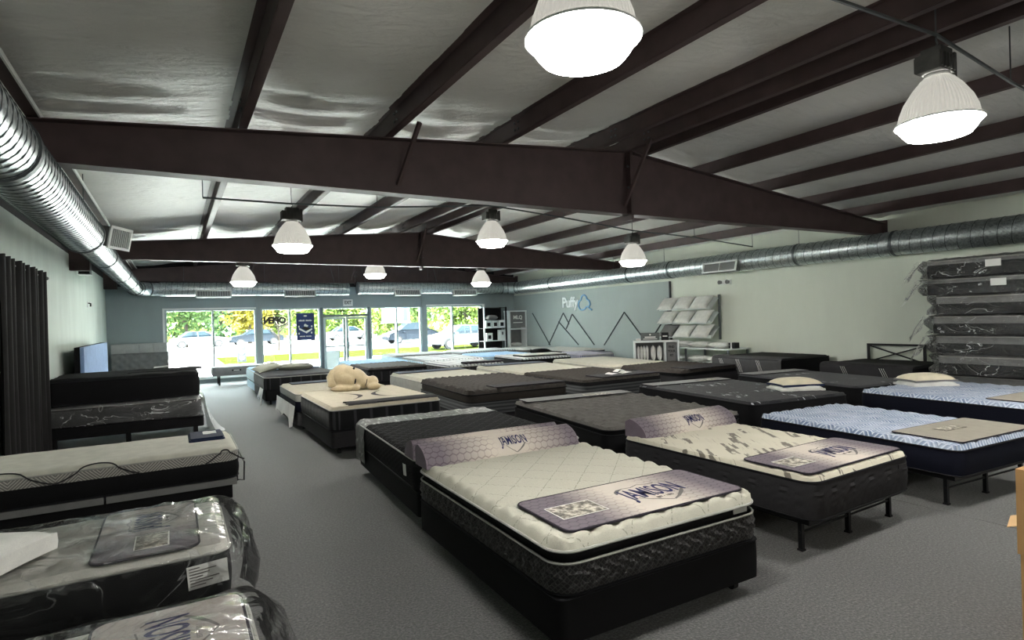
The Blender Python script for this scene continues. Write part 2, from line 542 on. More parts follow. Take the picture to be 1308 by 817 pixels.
# ---------------------------------------------------------------- mesh helpers
class MB:
    def __init__(s):
        s.v, s.f, s.uv = [], [], None
    def box(s, x0, x1, y0, y1, z0, z1):
        b = len(s.v)
        s.v += [(x0, y0, z0), (x1, y0, z0), (x1, y1, z0), (x0, y1, z0), (x0, y0, z1), (x1, y0, z1), (x1, y1, z1), (x0, y1, z1)]
        s.f += [tuple(b + i for i in q) for q in ((0, 3, 2, 1), (4, 5, 6, 7), (0, 1, 5, 4), (1, 2, 6, 5), (2, 3, 7, 6), (3, 0, 4, 7))]
        return s
    def bar(s, a, b, w, h=None):
        """square bar between two points"""
        a, b = Vector(a), Vector(b)
        h = h or w
        d = (b - a).normalized()
        u = Vector((0, 0, 1)) if abs(d.z) < .9 else Vector((1, 0, 0))
        p = d.cross(u).normalized()
        q = p.cross(d).normalized()
        k = len(s.v)
        for e in (a, b):
            for i, j in ((-1, -1), (1, -1), (1, 1), (-1, 1)):
                s.v.append(tuple(e + p * i * w / 2 + q * j * h / 2))
        s.f += [tuple(k + i for i in t) for t in ((0, 1, 2, 3), (7, 6, 5, 4), (0, 4, 5, 1), (1, 5, 6, 2), (2, 6, 7, 3), (3, 7, 4, 0))]
        return s
    def tube(s, pts, r, n=8, cap=True):
        pts = [Vector(p) for p in pts]
        rr = r if isinstance(r, (list, tuple)) else [r] * len(pts)
        k0 = len(s.v)
        prev = None
        for i, p in enumerate(pts):
            d = (pts[min(i + 1, len(pts) - 1)] - pts[max(i - 1, 0)]).normalized()
            if prev is None:
                u = Vector((0, 0, 1)) if abs(d.z) < .9 else Vector((1, 0, 0))
                a = d.cross(u).normalized()
            else:
                a = (prev - d * prev.dot(d)).normalized()
            prev = a
            b = d.cross(a)
            for j in range(n):
                t = 2 * PI * j / n
                s.v.append(tuple(p + (a * math.cos(t) + b * math.sin(t)) * rr[i]))
        for i in range(len(pts) - 1):
            for j in range(n):
                q = k0 + i * n
                s.f.append((q + j, q + (j + 1) % n, q + n + (j + 1) % n, q + n + j))
        if cap:
            s.f.append(tuple(k0 + j for j in reversed(range(n))))
            s.f.append(tuple(k0 + (len(pts) - 1) * n + j for j in range(n)))
        return s
    def lathe(s, prof, n=24, cx=0, cy=0):
        """profile of (r, z), bottom and top closed when r is 0"""
        k = len(s.v)
        for r, z in prof:
            for j in range(n):
                t = 2 * PI * j / n
                s.v.append((cx + max(r, 1e-4) * math.cos(t), cy + max(r, 1e-4) * math.sin(t), z))
        for i in range(len(prof) - 1):
            for j in range(n):
                q = k + i * n
                s.f.append((q + j, q + (j + 1) % n, q + n + (j + 1) % n, q + n + j))
        return s
    def prism(s, poly, axis, a, b):
        """polygon extruded along an axis: poly in the two other axes"""
        k, n = len(s.v), len(poly)
        for t in (a, b):
            for p in poly:
                s.v.append((t, p[0], p[1]) if axis == 'x' else (p[0], t, p[1]) if axis == 'y' else (p[0], p[1], t))
        s.f.append(tuple(range(k, k + n)))
        s.f.append(tuple(range(k + 2 * n - 1, k + n - 1, -1)))
        for i in range(n):
            j = (i + 1) % n
            s.f.append((k + i, k + n + i, k + n + j, k + j))
        return s
    def grid(s, fn, nu, nv, closed_u=False):
        k = len(s.v)
        for i in range(nu + (0 if closed_u else 1)):
            for j in range(nv + 1):
                s.v.append(tuple(fn(i / nu, j / nv)))
        w = nv + 1
        m = nu if closed_u else nu + 1
        for i in range(nu):
            for j in range(nv):
                a, b = k + i * w + j, k + ((i + 1) % m) * w + j
                s.f.append((a, b, b + 1, a + 1))
        return s
    def sheet(s, fn, nu, nv, th):
        """a sheet with a little thickness: fn(u,v) -> point, offset along z-ish normal"""
        k = len(s.v)
        s.grid(fn, nu, nv)
        m = len(s.v)
        top = s.v[k:m]
        w = nv + 1
        off = []
        for i in range(nu + 1):
            for j in range(nv + 1):
                p = Vector(top[i * w + j])
                du = Vector(top[min(i + 1, nu) * w + j]) - Vector(top[max(i - 1, 0) * w + j])
                dv = Vector(top[i * w + min(j + 1, nv)]) - Vector(top[i * w + max(j - 1, 0)])
                nn = du.cross(dv)
                nn = nn.normalized() if nn.length > 1e-9 else Vector((0, 0, 1))
                off.append(tuple(p - nn * th))
        s.v += off
        d = m - k
        for i in range(nu):
            for j in range(nv):
                a, b = m + i * w + j, m + (i + 1) * w + j
                s.f.append((a + 1, b + 1, b, a))
        for i in range(nu):
            for j in (0, nv):
                a, b = k + i * w + j, k + (i + 1) * w + j
                s.f.append((a, a + d, b + d, b))
        for j in range(nv):
            for i in (0, nu):
                a, b = k + i * w + j, k + i * w + j + 1
                s.f.append((a, a + d, b + d, b))
        return s
    def add(s, verts, faces, M=None):
        k = len(s.v)
        s.v += [tuple((M @ Vector(p)) if M else p) for p in verts]
        s.f += [tuple(k + i for i in f) for f in faces]
        return s
    def strip(s, pts, w, z, th=.0015):
        """flat printed line through 2-D points"""
        n = len(pts)
        P = [Vector((p[0], p[1], 0)) for p in pts]
        ws = w if isinstance(w, (list, tuple)) else [w] * n
        k = len(s.v)
        for i in range(n):
            d = (P[min(i + 1, n - 1)] - P[max(i - 1, 0)]).normalized()
            q = Vector((-d.y, d.x, 0)) * ws[i] / 2
            for e, zz in ((q, z + th), (-q, z + th)):
                s.v.append((P[i].x + e.x, P[i].y + e.y, zz))
        for i in range(n - 1):
            a = k + 2 * i
            s.f.append((a, a + 1, a + 3, a + 2))
        return s
    def mesh(s, name, smooth=True):
        me = bpy.data.meshes.new(name)
        me.from_pydata(s.v, [], s.f)
        if s.uv:
            lay = me.uv_layers.new(name='UVMap')
            d = [0.0] * (2 * len(me.loops))
            li = 0
            for f in s.f:
                us = [s.uv[i] for i in f]
                mx = max(u[0] for u in us)
                for u in us:
                    uu = u[0]
                    if s.wrap and mx - uu > s.wrap / 2:
                        uu += s.wrap
                    d[li], d[li + 1] = uu, u[1]
                    li += 2
            lay.data.foreach_set('uv', d)
        me.validate()
        bm = bmesh.new()
        bm.from_mesh(me)
        bmesh.ops.recalc_face_normals(bm, faces=bm.faces)
        bm.to_mesh(me)
        bm.free()
        if smooth:
            me.shade_smooth()
            try:
                me.set_sharp_from_angle(angle=R(38))
            except Exception:
                pass
        return me
    wrap = 0
    def build(s, name, mat, parent=None, smooth=True):
        me = s.mesh(name, smooth)
        me.materials.append(MATS[mat])
        o = bpy.data.objects.new(name, me)
        COL.objects.link(o)
        if parent:
            o.parent = parent
        return o

def tag(o, label, cat, group=None):
    o['label'] = label
    o['category'] = cat
    if group:
        o['group'] = group
    return o
def thing(name, label, cat, loc=(0, 0, 0), rot=0, group=None):
    o = bpy.data.objects.new(name, None)
    o.empty_display_size = .1
    COL.objects.link(o)
    o.location = loc
    o.rotation_euler = (0, 0, R(rot))
    return tag(o, label, cat, group)
def struct(o):
    o['kind'] = 'structure'
    return o
def part_label(o, s):
    o['label'] = s
    return o
def copy_tree(src, parent=None):
    c = src.copy()
    COL.objects.link(c)
    if parent:
        c.parent = parent
    for ch in list(src.children):
        copy_tree(ch, c)
    return c

_tcache = {}
def text_geo(body, size=1.0, sx=1.0, ext=.0, bold=.0, res=3):
    """lettering as plain mesh data, centred on x, baseline middle at 0"""
    key = (body, size, sx, ext, bold)
    if key in _tcache:
        return _tcache[key]
    cu = bpy.data.curves.new('lettering', 'FONT')
    cu.body = body
    cu.size = size
    cu.extrude = ext
    cu.offset = bold
    cu.resolution_u = res
    cu.align_x = 'CENTER'
    cu.align_y = 'CENTER'
    ob = bpy.data.objects.new('lettering', cu)
    COL.objects.link(ob)
    bpy.context.view_layer.update()
    me = bpy.data.meshes.new_from_object(ob)
    vs = [(v.co.x * sx, v.co.y, v.co.z) for v in me.vertices]
    fs = [tuple(p.vertices) for p in me.polygons]
    bpy.data.objects.remove(ob)
    bpy.data.curves.remove(cu)
    bpy.data.meshes.remove(me)
    _tcache[key] = (vs, fs)
    return vs, fs

def finer(vs, fs, cuts=3):
    """the same faces cut smaller so that they can be bent"""
    bm = bmesh.new()
    bv = [bm.verts.new(v) for v in vs]
    for f in fs:
        try:
            bm.faces.new([bv[i] for i in f])
        except ValueError:
            pass
    bmesh.ops.triangulate(bm, faces=bm.faces[:])
    bmesh.ops.subdivide_edges(bm, edges=bm.edges[:], cuts=cuts, use_grid_fill=True)
    bm.verts.index_update()
    out = [tuple(v.co) for v in bm.verts], [tuple(v.index for v in f.verts) for f in bm.faces]
    bm.free()
    return out

# ---------------------------------------------------------------- soft goods
def ring(w, l, r, ds=.06, cs=6):
    """points of a rounded rectangle, counter-clockwise, with outward normals and running length"""
    hx, hy = w / 2 - r, l / 2 - r
    out = []
    def seg(a, b, n):
        L = math.hypot(b[0] - a[0], b[1] - a[1])
        m = max(1, int(L / ds))
        for i in range(m):
            t = i / m
            out.append((a[0] + (b[0] - a[0]) * t, a[1] + (b[1] - a[1]) * t, n[0], n[1]))
    def arc(cx, cy, a0):
        for i in range(cs):
            a = a0 + PI / 2 * i / cs
            out.append((cx + r * math.cos(a), cy + r * math.sin(a), math.cos(a), math.sin(a)))
    seg((-hx, -hy - r), (hx, -hy - r), (0, -1)); arc(hx, -hy, -PI / 2)
    seg((hx + r, -hy), (hx + r, hy), (1, 0)); arc(hx, hy, 0)
    seg((hx, hy + r), (-hx, hy + r), (0, 1)); arc(-hx, hy, PI / 2)
    seg((-hx - r, hy), (-hx - r, -hy), (-1, 0)); arc(-hx, -hy, PI)
    res, s = [], 0
    for i, p in enumerate(out):
        res.append((*p, s))
        q = out[(i + 1) % len(out)]
        s += math.hypot(q[0] - p[0], q[1] - p[1])
    return res, s

def wall_band(w, l, r, z0, z1, bulge=.012, rows=6, disp=None, ds=.06, cap0=False, cap1=False, soft=.0):
    """upright band round a rounded rectangle; disp(s, z) pushes it out"""
    rg, L = ring(w, l, r, ds)
    m = MB()
    m.uv, m.wrap = [], L
    n = len(rg)
    for k in range(rows + 1):
        t = k / rows
        z = z0 + (z1 - z0) * t
        for (x, y, nx, ny, s) in rg:
            o = bulge * math.sin(PI * t)
            if soft and k == 0:
                o -= soft
            if disp:
                o += disp(s, z - z0) * min(1, 4 * t, 4 * (1 - t))
            m.v.append((x + nx * o, y + ny * o, z))
            m.uv.append((s, z))
    for k in range(rows):
        for j in range(n):
            a, b = k * n + j, k * n + (j + 1) % n
            m.f.append((a, b, b + n, a + n))
    if cap0:
        m.f.append(tuple(reversed(range(n))))
    if cap1:
        m.f.append(tuple(rows * n + j for j in range(n)))
    return m

def piping(w, l, r, z, rad, out=0.0, ds=.08, wob=None):
    rg, L = ring(w, l, r, ds)
    pts = [(x + nx * out, y + ny * out, z + (wob(s) if wob else 0)) for x, y, nx, ny, s in rg]
    m = MB()
    n = 6
    k = len(pts)
    for i, p in enumerate(pts):
        nx, ny = rg[i][2], rg[i][3]
        for j in range(n):
            a = 2 * PI * j / n
            m.v.append((p[0] + nx * rad * math.cos(a), p[1] + ny * rad * math.cos(a), p[2] + rad * math.sin(a)))
    for i in range(k):
        for j in range(n):
            a, b = i * n + j, i * n + (j + 1) % n
            c, d = ((i + 1) % k) * n + (j + 1) % n, ((i + 1) % k) * n + j
            m.f.append((a, b, c, d))
    return m

def top_sheet(w, l, r, z0, z1, edge=.07, quilt=None, res=.06, inset=0.0, scallop=None):
    """crowned, quilted top between the tape edge at z0 and the crown at z1"""
    w, l = w - 2 * inset, l - 2 * inset
    r = max(.02, r - inset)
    nx, ny = max(8, int(w / res)), max(8, int(l / res))
    def warp(t):                       # denser near the rim
        return t + .035 * math.sin(2 * PI * t) * -1
    hx, hy = w / 2 - r, l / 2 - r
    def fn(u, v):
        u, v = warp(u), warp(v)
        x, y = (u - .5) * w, (v - .5) * l
        ax, ay = abs(x), abs(y)
        d = min(w / 2 - ax, l / 2 - ay)
        if ax > hx and ay > hy:
            a, b = (ax - hx) / r, (ay - hy) / r
            d = (1 - max(a, b)) * r
            X = hx + r * a * math.sqrt(1 - b * b / 2)
            Y = hy + r * b * math.sqrt(1 - a * a / 2)
            x, y = math.copysign(X, x), math.copysign(Y, y)
        e = edge
        t = min(1, max(0, d / e))
        z = z0 + (z1 - z0) * math.sqrt(max(0, 1 - (1 - t) ** 2))
        if quilt:
            z += quilt(x, y) * min(1, d / .06)
        if scallop:
            k = math.exp(-((d - .05) / .04) ** 2)
            z += scallop(x, y, w, l) * k
        return (x, y, z)
    return MB().grid(fn, nx, ny)

# quilting patterns: height in metres at a point of the top
def q_diamond(p=.24, d=.012, wd=.02):
    def f(x, y):
        a = abs(((x + y) / p) % 1 - .5) * p
        b = abs(((x - y) / p) % 1 - .5) * p
        return d * (-math.exp(-(a / wd) ** 2) - .6 * math.exp(-(b / wd) ** 2)) + d * .5
    return f
def q_tuft(px=.28, py=.17, d=.022):
    def f(x, y):
        row = math.floor(y / py)
        xx = x / px + (row % 2) * .5
        dx = (xx - math.floor(xx) - .5) * px
        dy = (y / py - row - .5) * py
        return -d * math.exp(-(dx / .07) ** 2 - (dy / .028) ** 2) + d * .35 * math.cos(2 * PI * dy / py * 1.0)
    return f
def q_channel(p=.14, d=.012, ax=1, tilt=0.0):
    def f(x, y):
        c = (x + y * tilt) if ax == 0 else (y + x * tilt)
        return d * (abs(math.sin(PI * c / p)) - .6)
    return f
def q_soft(d=.006):
    return lambda x, y: d * noise.noise(Vector((x * 5, y * 5, 1.7)))
def q_small(p=.07, d=.006):
    return lambda x, y: d * math.sin(2 * PI * x / p) * math.sin(2 * PI * y / p * .8)
def scal(p=.17, d=.014):
    def f(x, y, w, l):
        c = x if abs(abs(y) - l / 2) < abs(abs(x) - w / 2) else y
        return d * (abs(math.sin(PI * c / p)) * 1.3 - .55)
    return f
# relief of the side panels
def s_wave(p=.09, a=.06, d=.006):
    return lambda s, z: d * math.sin(2 * PI * (s + a * math.sin(2 * PI * z / .10)) / p)
def s_herring(p=.055, d=.005):
    return lambda s, z: d * math.sin(2 * PI * (z + abs((s / .11) % 1 - .5) * .09) / p)
def s_vert(p=.16, d=.010):
    return lambda s, z: d * (abs(math.sin(PI * s / p)) - .5)
def s_horz(p=.07, d=.008):
    return lambda s, z: d * (abs(math.sin(PI * z / p)) - .5)
def s_arc(d=.005):
    def f(s, z):
        dx = (s / .26) % 1 - .5
        rr = math.hypot(dx * .26, (z - .02))
        return d * math.sin(2 * PI * rr / .05)
    return f

BEDS = {}
def mattress(key, label, NL, w, l, rot, z0, z1, side='black_cloth', top='cream_knit', tape='tape_dark', quilt=None,
             bdisp=None, r=.11, pillow=None, gusset='black_cloth', edge=.07, scallop=None, res=.06, ds=.06, rows=6,
             cap=None, capmat=None, crown=.04, group=None, loose=0):
    """a mattress as a thing of parts; NL is the near left corner on the floor plan"""
    a = R(rot)
    cx = NL[0] + math.cos(a) * w / 2 - math.sin(a) * l / 2
    cy = NL[1] + math.sin(a) * w / 2 + math.cos(a) * l / 2
    t = thing('mattress', label, 'mattress', (cx, cy, z0), rot, group)
    h = z1 - z0
    ze = h - crown                                     # tape edge
    zs = ze - (pillow or 0)
    lower = zs - (cap or 0)
    wall_band(w, l, r, 0.012, lower, .012, rows, bdisp, ds, cap0=True).build('side_panel', side, t)
    piping(w, l, r, .012, .006, .004).build('bottom_piping', 'tape_dark', t)
    if cap:
        wall_band(w, l, r, lower, zs, .008, 3, None, ds).build('upper_side_panel', capmat, t)
    if pillow:
        piping(w, l, r, zs, .007, .004).build('lower_piping', tape, t)
        wall_band(w - .036, l - .036, r, zs, ze, .010, 3, None, ds).build('gusset', gusset, t)
    piping(w, l, r, ze, .008, .003).build('top_piping', tape, t)
    top_sheet(w, l, r, ze, h, edge, quilt, res, 0.0, scallop).build('top_panel', top, t)
    BEDS[key] = dict(c=(cx, cy), rot=rot, w=w, l=l, z0=z0, z1=z1, o=t)
    return t

def bed_point(key, x, y, dz=0):
    """a place on a mattress: x, y from its middle"""
    b = BEDS[key]
    a = R(b['rot'])
    return (b['c'][0] + x * math.cos(a) - y * math.sin(a), b['c'][1] + x * math.sin(a) + y * math.cos(a), b['z1'] + dz)

def bed_base(key, label, h_leg=.09, mat='black_base', inset=.01, legs='caster', trim=None, top=None):
    """fabric box spring standing on short legs under a mattress"""
    b = BEDS[key]
    w, l = b['w'] - 2 * inset, b['l'] - 2 * inset
    t = thing('box_spring', label, 'box spring', (b['c'][0], b['c'][1], 0), b['rot'])
    z1 = (top or b['z0']) - .002
    m = wall_band(w, l, .05, h_leg, z1, .004, 3, None, .2, True, True)
    m.build('box', mat, t)
    piping(w, l, .05, z1 - .006, .006, .002, .15).build('welt', 'tape_dark', t)
    for sx in (-1, 1):
        for sy in (-1, 0, 1) if l > 1.9 else (-1, 1):
            x, y = sx * (w / 2 - .12), sy * (l / 2 - .12)
            lg = MB()
            if legs == 'caster':
                lg.tube([(x, y, .05), (x, y, h_leg + .004)], .016, 8)
                lg.build('leg', 'black_metal', t)
                c = MB()
                c.tube([(x - .02, y, .032), (x + .02, y, .032)], .032, 12)
                c.build('caster', 'rubber', t)
            else:
                lg.box(x - .035, x + .035, y - .035, y + .035, 0, h_leg + .004)
                lg.build('leg', 'black_metal', t)
    return t

def steel_frame(key, label, inset=.06):
    """folding steel platform frame: rails on thin legs"""
    b = BEDS[key]
    w, l, z = b['w'] - 2 * inset, b['l'] - 2 * inset, b['z0'] - .004
    t = thing('platform_frame', label, 'bed frame', (b['c'][0], b['c'][1], 0), b['rot'])
    for sx in (-1, 0, 1):
        MB().box(sx * w / 2 - .018, sx * w / 2 + .018, -l / 2, l / 2, z - .035, z).build('side_rail' if sx else 'middle_rail', 'black_metal', t, False)
    for y in (-l / 2 + .018, -.02, .02, l / 2 - .018):
        MB().box(-w / 2, w / 2, y - .015, y + .015, z - .04, z - .008).build('cross_rail', 'black_metal', t, False)
    for k in range(1, 9):
        y = -l / 2 + l * k / 9
        MB().tube([(-w / 2, y, z - .012), (w / 2, y, z - .012)], .004, 5).build('wire', 'black_metal', t)
    for sx in (-1, 0, 1):
        for sy in (-1, 0, 1):
            x, y = sx * (w / 2 - .02), sy * (l / 2 - .09)
            MB().box(x - .016, x + .016, y - .016, y + .016, 0.012, z - .03).build('leg', 'black_metal', t, False)
            MB().box(x - .022, x + .022, y - .022, y + .022, 0, .014).build('foot_cap', 'rubber', t, False)
    for sy in (-1, 1):
        y = sy * (l / 2 - .09)
        MB().tube([(-w / 2, y, z * .55), (w / 2, y, z * .55)], .009, 6).build('brace', 'black_metal', t)
    return t

def slab(w, d, th, r=.05, crown=.0):
    rg, L = ring(w, d, r, .1)
    m = MB()
    n = len(rg)
    for z, o in ((0, -.004), (th * .3, 0), (th * .7, 0), (th, -.004)):
        for x, y, nx, ny, s in rg:
            m.v.append((x + nx * o, y + ny * o, z))
    for k in range(3):
        for j in range(n):
            a, b = k * n + j, k * n + (j + 1) % n
            m.f.append((a, b, b + n, a + n))
    m.f.append(tuple(reversed(range(n))))
    m.f.append(tuple(3 * n + j for j in range(n)))
    return m

def shield_lines(s=1.0, z=0.0):
    """broken shield outline round the maker's name, one mesh for each stroke"""
    S = lambda pts: [(x * s, y * s) for x, y in pts]
    return [MB().strip(S(p), [q * s for q in w], z) for p, w in (
        ([(-.20, .045), (-.185, .075), (-.155, .10), (-.12, .11)], [.010, .022, .022, .006]),
        ([(-.12, .113), (-.06, .106), (0, .128), (.06, .106), (.11, .115)], [.007] * 5),
        ([(.15, .10), (.175, .075), (.19, .05)], [.006, .012, .006]),
        ([(-.14, -.055), (-.09, -.105), (-.045, -.135), (0, -.165)], [.009] * 4),
        ([(.004, -.165), (.06, -.135), (.12, -.09), (.165, -.045)], [.010, .016, .024, .012]))]

def brand_pad(label, loc, rot, w, d, mat='pad_print', s=1.0, x_logo=.12, x_photo=-.44, bind='binding', tilt=None):
    """flat foot pad printed with the maker's name, a shield and a photograph"""
    t = thing('foot_pad', label, 'foot pad', loc, rot)
    slab(w, d, .012, .06).build('pad', mat, t)
    piping(w, d, .06, .007, .007, .001).build('binding', bind, t)
    lx = x_logo * w
    vs, fs = text_geo('JAMISON', .215 * s, .43, .0006, .0022)
    MB().add(vs, fs, Matrix.Translation((lx, .0, .0135))).build('lettering', 'ink_navy', t, False)
    vs, fs = text_geo('EST \u2022 1883', .028 * s, .9, .0006)
    MB().add(vs, fs, Matrix.Translation((lx, -.098 * s, .0135))).build('small_lettering', 'ink_grey', t, False)
    for m in shield_lines(s, .0122):
        m.v = [(x + lx, y, z) for x, y, z in m.v]
        m.build('shield_stroke', 'ink_grey', t, False)
    px = x_photo * w
    pw, ph = .26 * s, .17 * s
    MB().box(px, px + pw, -.02 - ph / 2, -.02 + ph / 2, .012, .0138).build('photograph', 'photo_print', t, False)
    m = MB()
    m.strip([(px, -.02 - ph / 2), (px + pw, -.02 - ph / 2), (px + pw, -.02 + ph / 2), (px, -.02 + ph / 2), (px, -.02 - ph / 2 - .004)], .008, .0138, .0006)
    m.build('photo_border', 'ink_white', t, False)
    return t

def bolster(label, loc, rot, w, d=.22, h=.14, logo=True):
    """long cushion with a flat bottom and back and a rounded front"""
    t = thing('bolster_pillow', label, 'bolster', loc, rot)
    prof = [(d / 2, 0), (d / 2, h * .8)]
    for i in range(9):
        a = PI / 2 * i / 8
        prof.append((d * .28 - (d * .78) * math.sin(a) * 1.0, h * .80 * math.cos(a) + h * .2 * (1 - i / 8) + .0))
    run = [0]
    for a, b in zip(prof, prof[1:]):
        run.append(run[-1] + math.hypot(b[0] - a[0], b[1] - a[1]))
    m = MB()
    m.uv = []
    nx = 12
    for i in range(nx + 1):
        x = -w / 2 + w * i / nx
        for p, s in zip(prof, run):
            m.v.append((x, p[0], p[1]))
            m.uv.append((x, -s))
    k = len(prof)
    for i in range(nx):
        for j in range(k - 1):
            a = i * k + j
            m.f.append((a, a + 1, a + k + 1, a + k))
        m.f.append((i * k, i * k + k, i * k + 2 * k - 1, i * k + k - 1))
    m.build('cover', 'bolster_print', t)
    for sx in (-1, 1):
        e = MB().prism([(p[0], p[1]) for p in prof], 'x', sx * w / 2 - .004, sx * w / 2 + .004)
        e.build('end_panel', 'mauve_end', t, False)
    if logo:
        def wrap(x, s):
            """s runs up the rounded front from its foot"""
            tot = run[-1]
            q = tot - s
            for a in range(len(run) - 1):
                if run[a] <= q <= run[a + 1] + 1e-9:
                    f = (q - run[a]) / max(1e-9, run[a + 1] - run[a])
                    y = prof[a][0] + (prof[a + 1][0] - prof[a][0]) * f
                    z = prof[a][1] + (prof[a + 1][1] - prof[a][1]) * f
                    ty, tz = prof[a + 1][0] - prof[a][0], prof[a + 1][1] - prof[a][1]
                    L = math.hypot(ty, tz)
                    return (x, y + tz / L * .004, z - ty / L * .004)
            return (x, prof[-1][0], .01)
        vs, fs = finer(*text_geo('JAMISON', .135, .48, 0, .002))
        lx = .06 * w
        MB().add([wrap(p[0] + lx, p[1] + .145) for p in vs], fs).build('lettering', 'ink_navy', t, False)
        for m in shield_lines(.62, 0):
            m.v = [wrap(x + lx, y + .145 - .012) for x, y, z in m.v]
            m.build('shield_stroke', 'ink_grey', t, False)
    return t

def pillow_geo(w, d, h, pinch=.10, top=1.0, bot=1.0, n=18):
    def half(sg):
        def fn(u, v):
            a, b = u * 2 - 1, v * 2 - 1
            k = max(0, (1 - abs(a) ** 3.2)) * max(0, (1 - abs(b) ** 3.2))
            x = a * w / 2 * (1 - pinch * (1 - b * b) * abs(a) ** 3)
            y = b * d / 2 * (1 - pinch * (1 - a * a) * abs(b) ** 3)
            return (x, y, sg * h / 2 * k ** .5)
        return fn
    return half
def pillow(label, loc, rot, w, d, h, mat='pillow_white', tilt=None, group=None, band=None, name='pillow', top=None, g=.035):
    """a stuffed pillow lying on something; loc is the middle of its underside"""
    t = thing(name, label, 'pillow', loc, rot, group)
    if tilt:
        t.rotation_euler = tilt
    z = h / 2
    half = pillow_geo(w, d, h)
    if band:
        up, dn = half(1), half(-.35)
        a = MB().grid(lambda u, v: (lambda p: (p[0], p[1], p[2] * 1.0 + g))(up(u, v)), 18, 14)
        a.build('upper_panel', top or mat, t)
        lo = MB().grid(lambda u, v: (lambda p: (p[0], p[1], max(.0, p[2] + .006)))(dn(u, v)), 18, 14)
        lo.build('lower_panel', mat, t)
        # the band follows the rim
        pts = []
        N = 18
        for i in range(N): pts.append((i / N, 0))
        for i in range(N): pts.append((1, i / N))
        for i in range(N): pts.append((1 - i / N, 1))
        for i in range(N): pts.append((0, 1 - i / N))
        m = MB()
        for zz in (.004, g / 2, g):
            for u, v in pts:
                p = half(1)(u, v)
                e = 1.0 + (.012 if zz == g / 2 else 0)
                m.v.append((p[0] * e, p[1] * e, zz))
        n = len(pts)
        for k in range(2):
            for j in range(n):
                m.f.append((k * n + j, k * n + (j + 1) % n, (k + 1) * n + (j + 1) % n, (k + 1) * n + j))
        m.build('side_band', band, t)
    else:
        m = MB()
        for sg in (1, -1):
            f = half(sg)
            m.grid(lambda u, v: (lambda p: (p[0], p[1], p[2] + z))(f(u, v)), 18, 14)
        m.build('cushion', mat, t)
        pts = []
        N = 12
        for i in range(N): pts.append((i / N, 0))
        for i in range(N): pts.append((1, i / N))
        for i in range(N): pts.append((1 - i / N, 1))
        for i in range(N + 1): pts.append((0, 1 - i / N))
        MB().tube([(lambda p: (p[0], p[1], z))(half(1)(u, v)) for u, v in pts], .006, 5, False).build('piping', mat, t)
    return t

def film_wrap(label, loc, rot, w, l, h, r=.12, mat='film', seed=0, amp=.018, flare=None, rise=.018):
    """polythene bag pulled over a mattress: a loose shell with folds and a flared end"""
    t = thing('plastic_wrap', label, 'plastic wrap', loc, rot)
    rg, L = ring(w + .05, l + .05, r, .05)
    m = MB()
    n = len(rg)
    zs = [0.0, h * .25, h * .5, h * .75, h * .95, h + rise]
    def nz(x, y, z):
        return noise.noise(Vector((x * 6 + seed, y * 6, z * 9))) * amp + noise.noise(Vector((x * 17, y * 17 + seed, z * 14))) * amp * .5
    for i, z in enumerate(zs):
        for x, y, nx, ny, s in rg:
            o = abs(nz(x, y, z)) + .003
            if i == len(zs) - 1:
                o -= .03
            if flare:
                o += flare(x, y, z / h)
            m.v.append((x + nx * o, y + ny * o, z))
    for k in range(len(zs) - 1):
        for j in range(n):
            a, b = k * n + j, k * n + (j + 1) % n
            m.f.append((a, b, b + n, a + n))
    m.build('side_film', mat, t)
    ts = top_sheet(w + .05 - .06, l + .05 - .06, r, h + rise, h + rise + .006, .04, lambda x, y: abs(nz(x, y, 0)) * 1.1, .045)
    ts.build('top_film', mat, t)
    return t

# ---------------------------------------------------------------- the building
H_IN = 3.05
fl = struct(MB().box(XL - .2, XR + .2, YB - .2, YF + .25, -.12, 0).build('floor', 'carpet', None, False))
MB().box(5.765, 5.785, -3.5, 2.95, -.004, .004).build('seam_strip', 'grey_cloth', fl, False)
struct(MB().box(XL - .2, XL, YB, YF, 0, 3.32).build('wall_left', 'wall_left', None, False))
struct(MB().box(XR, XR + .2, YB, YF, 0, 4.0).build('wall_right', 'wall_sage', None, False))
struct(MB().box(XL - .2, XR + .2, YB - .2, YB, 0, 4.4).build('wall_back', 'wall_sage', None, False))
t1 = struct(MB().box(XL - .2, XL - .01, YB, YF, 3.32, 4.0).build('trim_1', 'wall_dark', None, False))
WT, WB = 2.37, .14                           # window head and sill
wf = MB()
wf.box(XL - .2, -.24, YF, YF + .2, 0, 3.1)
wf.box(10.93, XR + .2, YF, YF + .2, 0, 3.1)
wf.box(-.24, 10.93, YF, YF + .2, WT, 3.1)
for a, b in ((2.39, 2.54), (8.27, 8.46)):
    wf.box(a, b, YF - .03, YF + .2, 0, WT)
    wf.box(a, b, YF - .03, YF - .001, WT, 3.1)
for a, b in ((-.24, 2.39), (2.54, 4.48), (6.27, 8.27), (8.46, 10.93)):
    wf.box(a, b, YF, YF + .2, 0, WB)
struct(wf.build('wall_far', 'wall_slate', None, False))
struct(MB().box(XL - .2, XR + .2, YF + .02, YF + .2, 3.1, 4.4).build('trim_2', 'wall_dark', None, False))
# skirting on the right wall and the left wall
struct(MB().box(XR - .015, XR, YB, YF, 0, .1).build('baseboard_right', 'strip_dark', None, False))
struct(MB().box(XL, XL + .015, YB, YF, 0, .1).build('baseboard_left', 'strip_dark', None, False))
# painted feature panel behind the mountain strips
pn = struct(MB().box(XR - .03, XR, 12.19, YF, .1, 2.73).build('wall_panel', 'panel_slate', None, False))
pn.name = 'trim_3'
struct(MB().box(XR - .05, XR, 12.15, 12.19, .1, 2.73).build('trim_4', 'strip_dark', None, False))

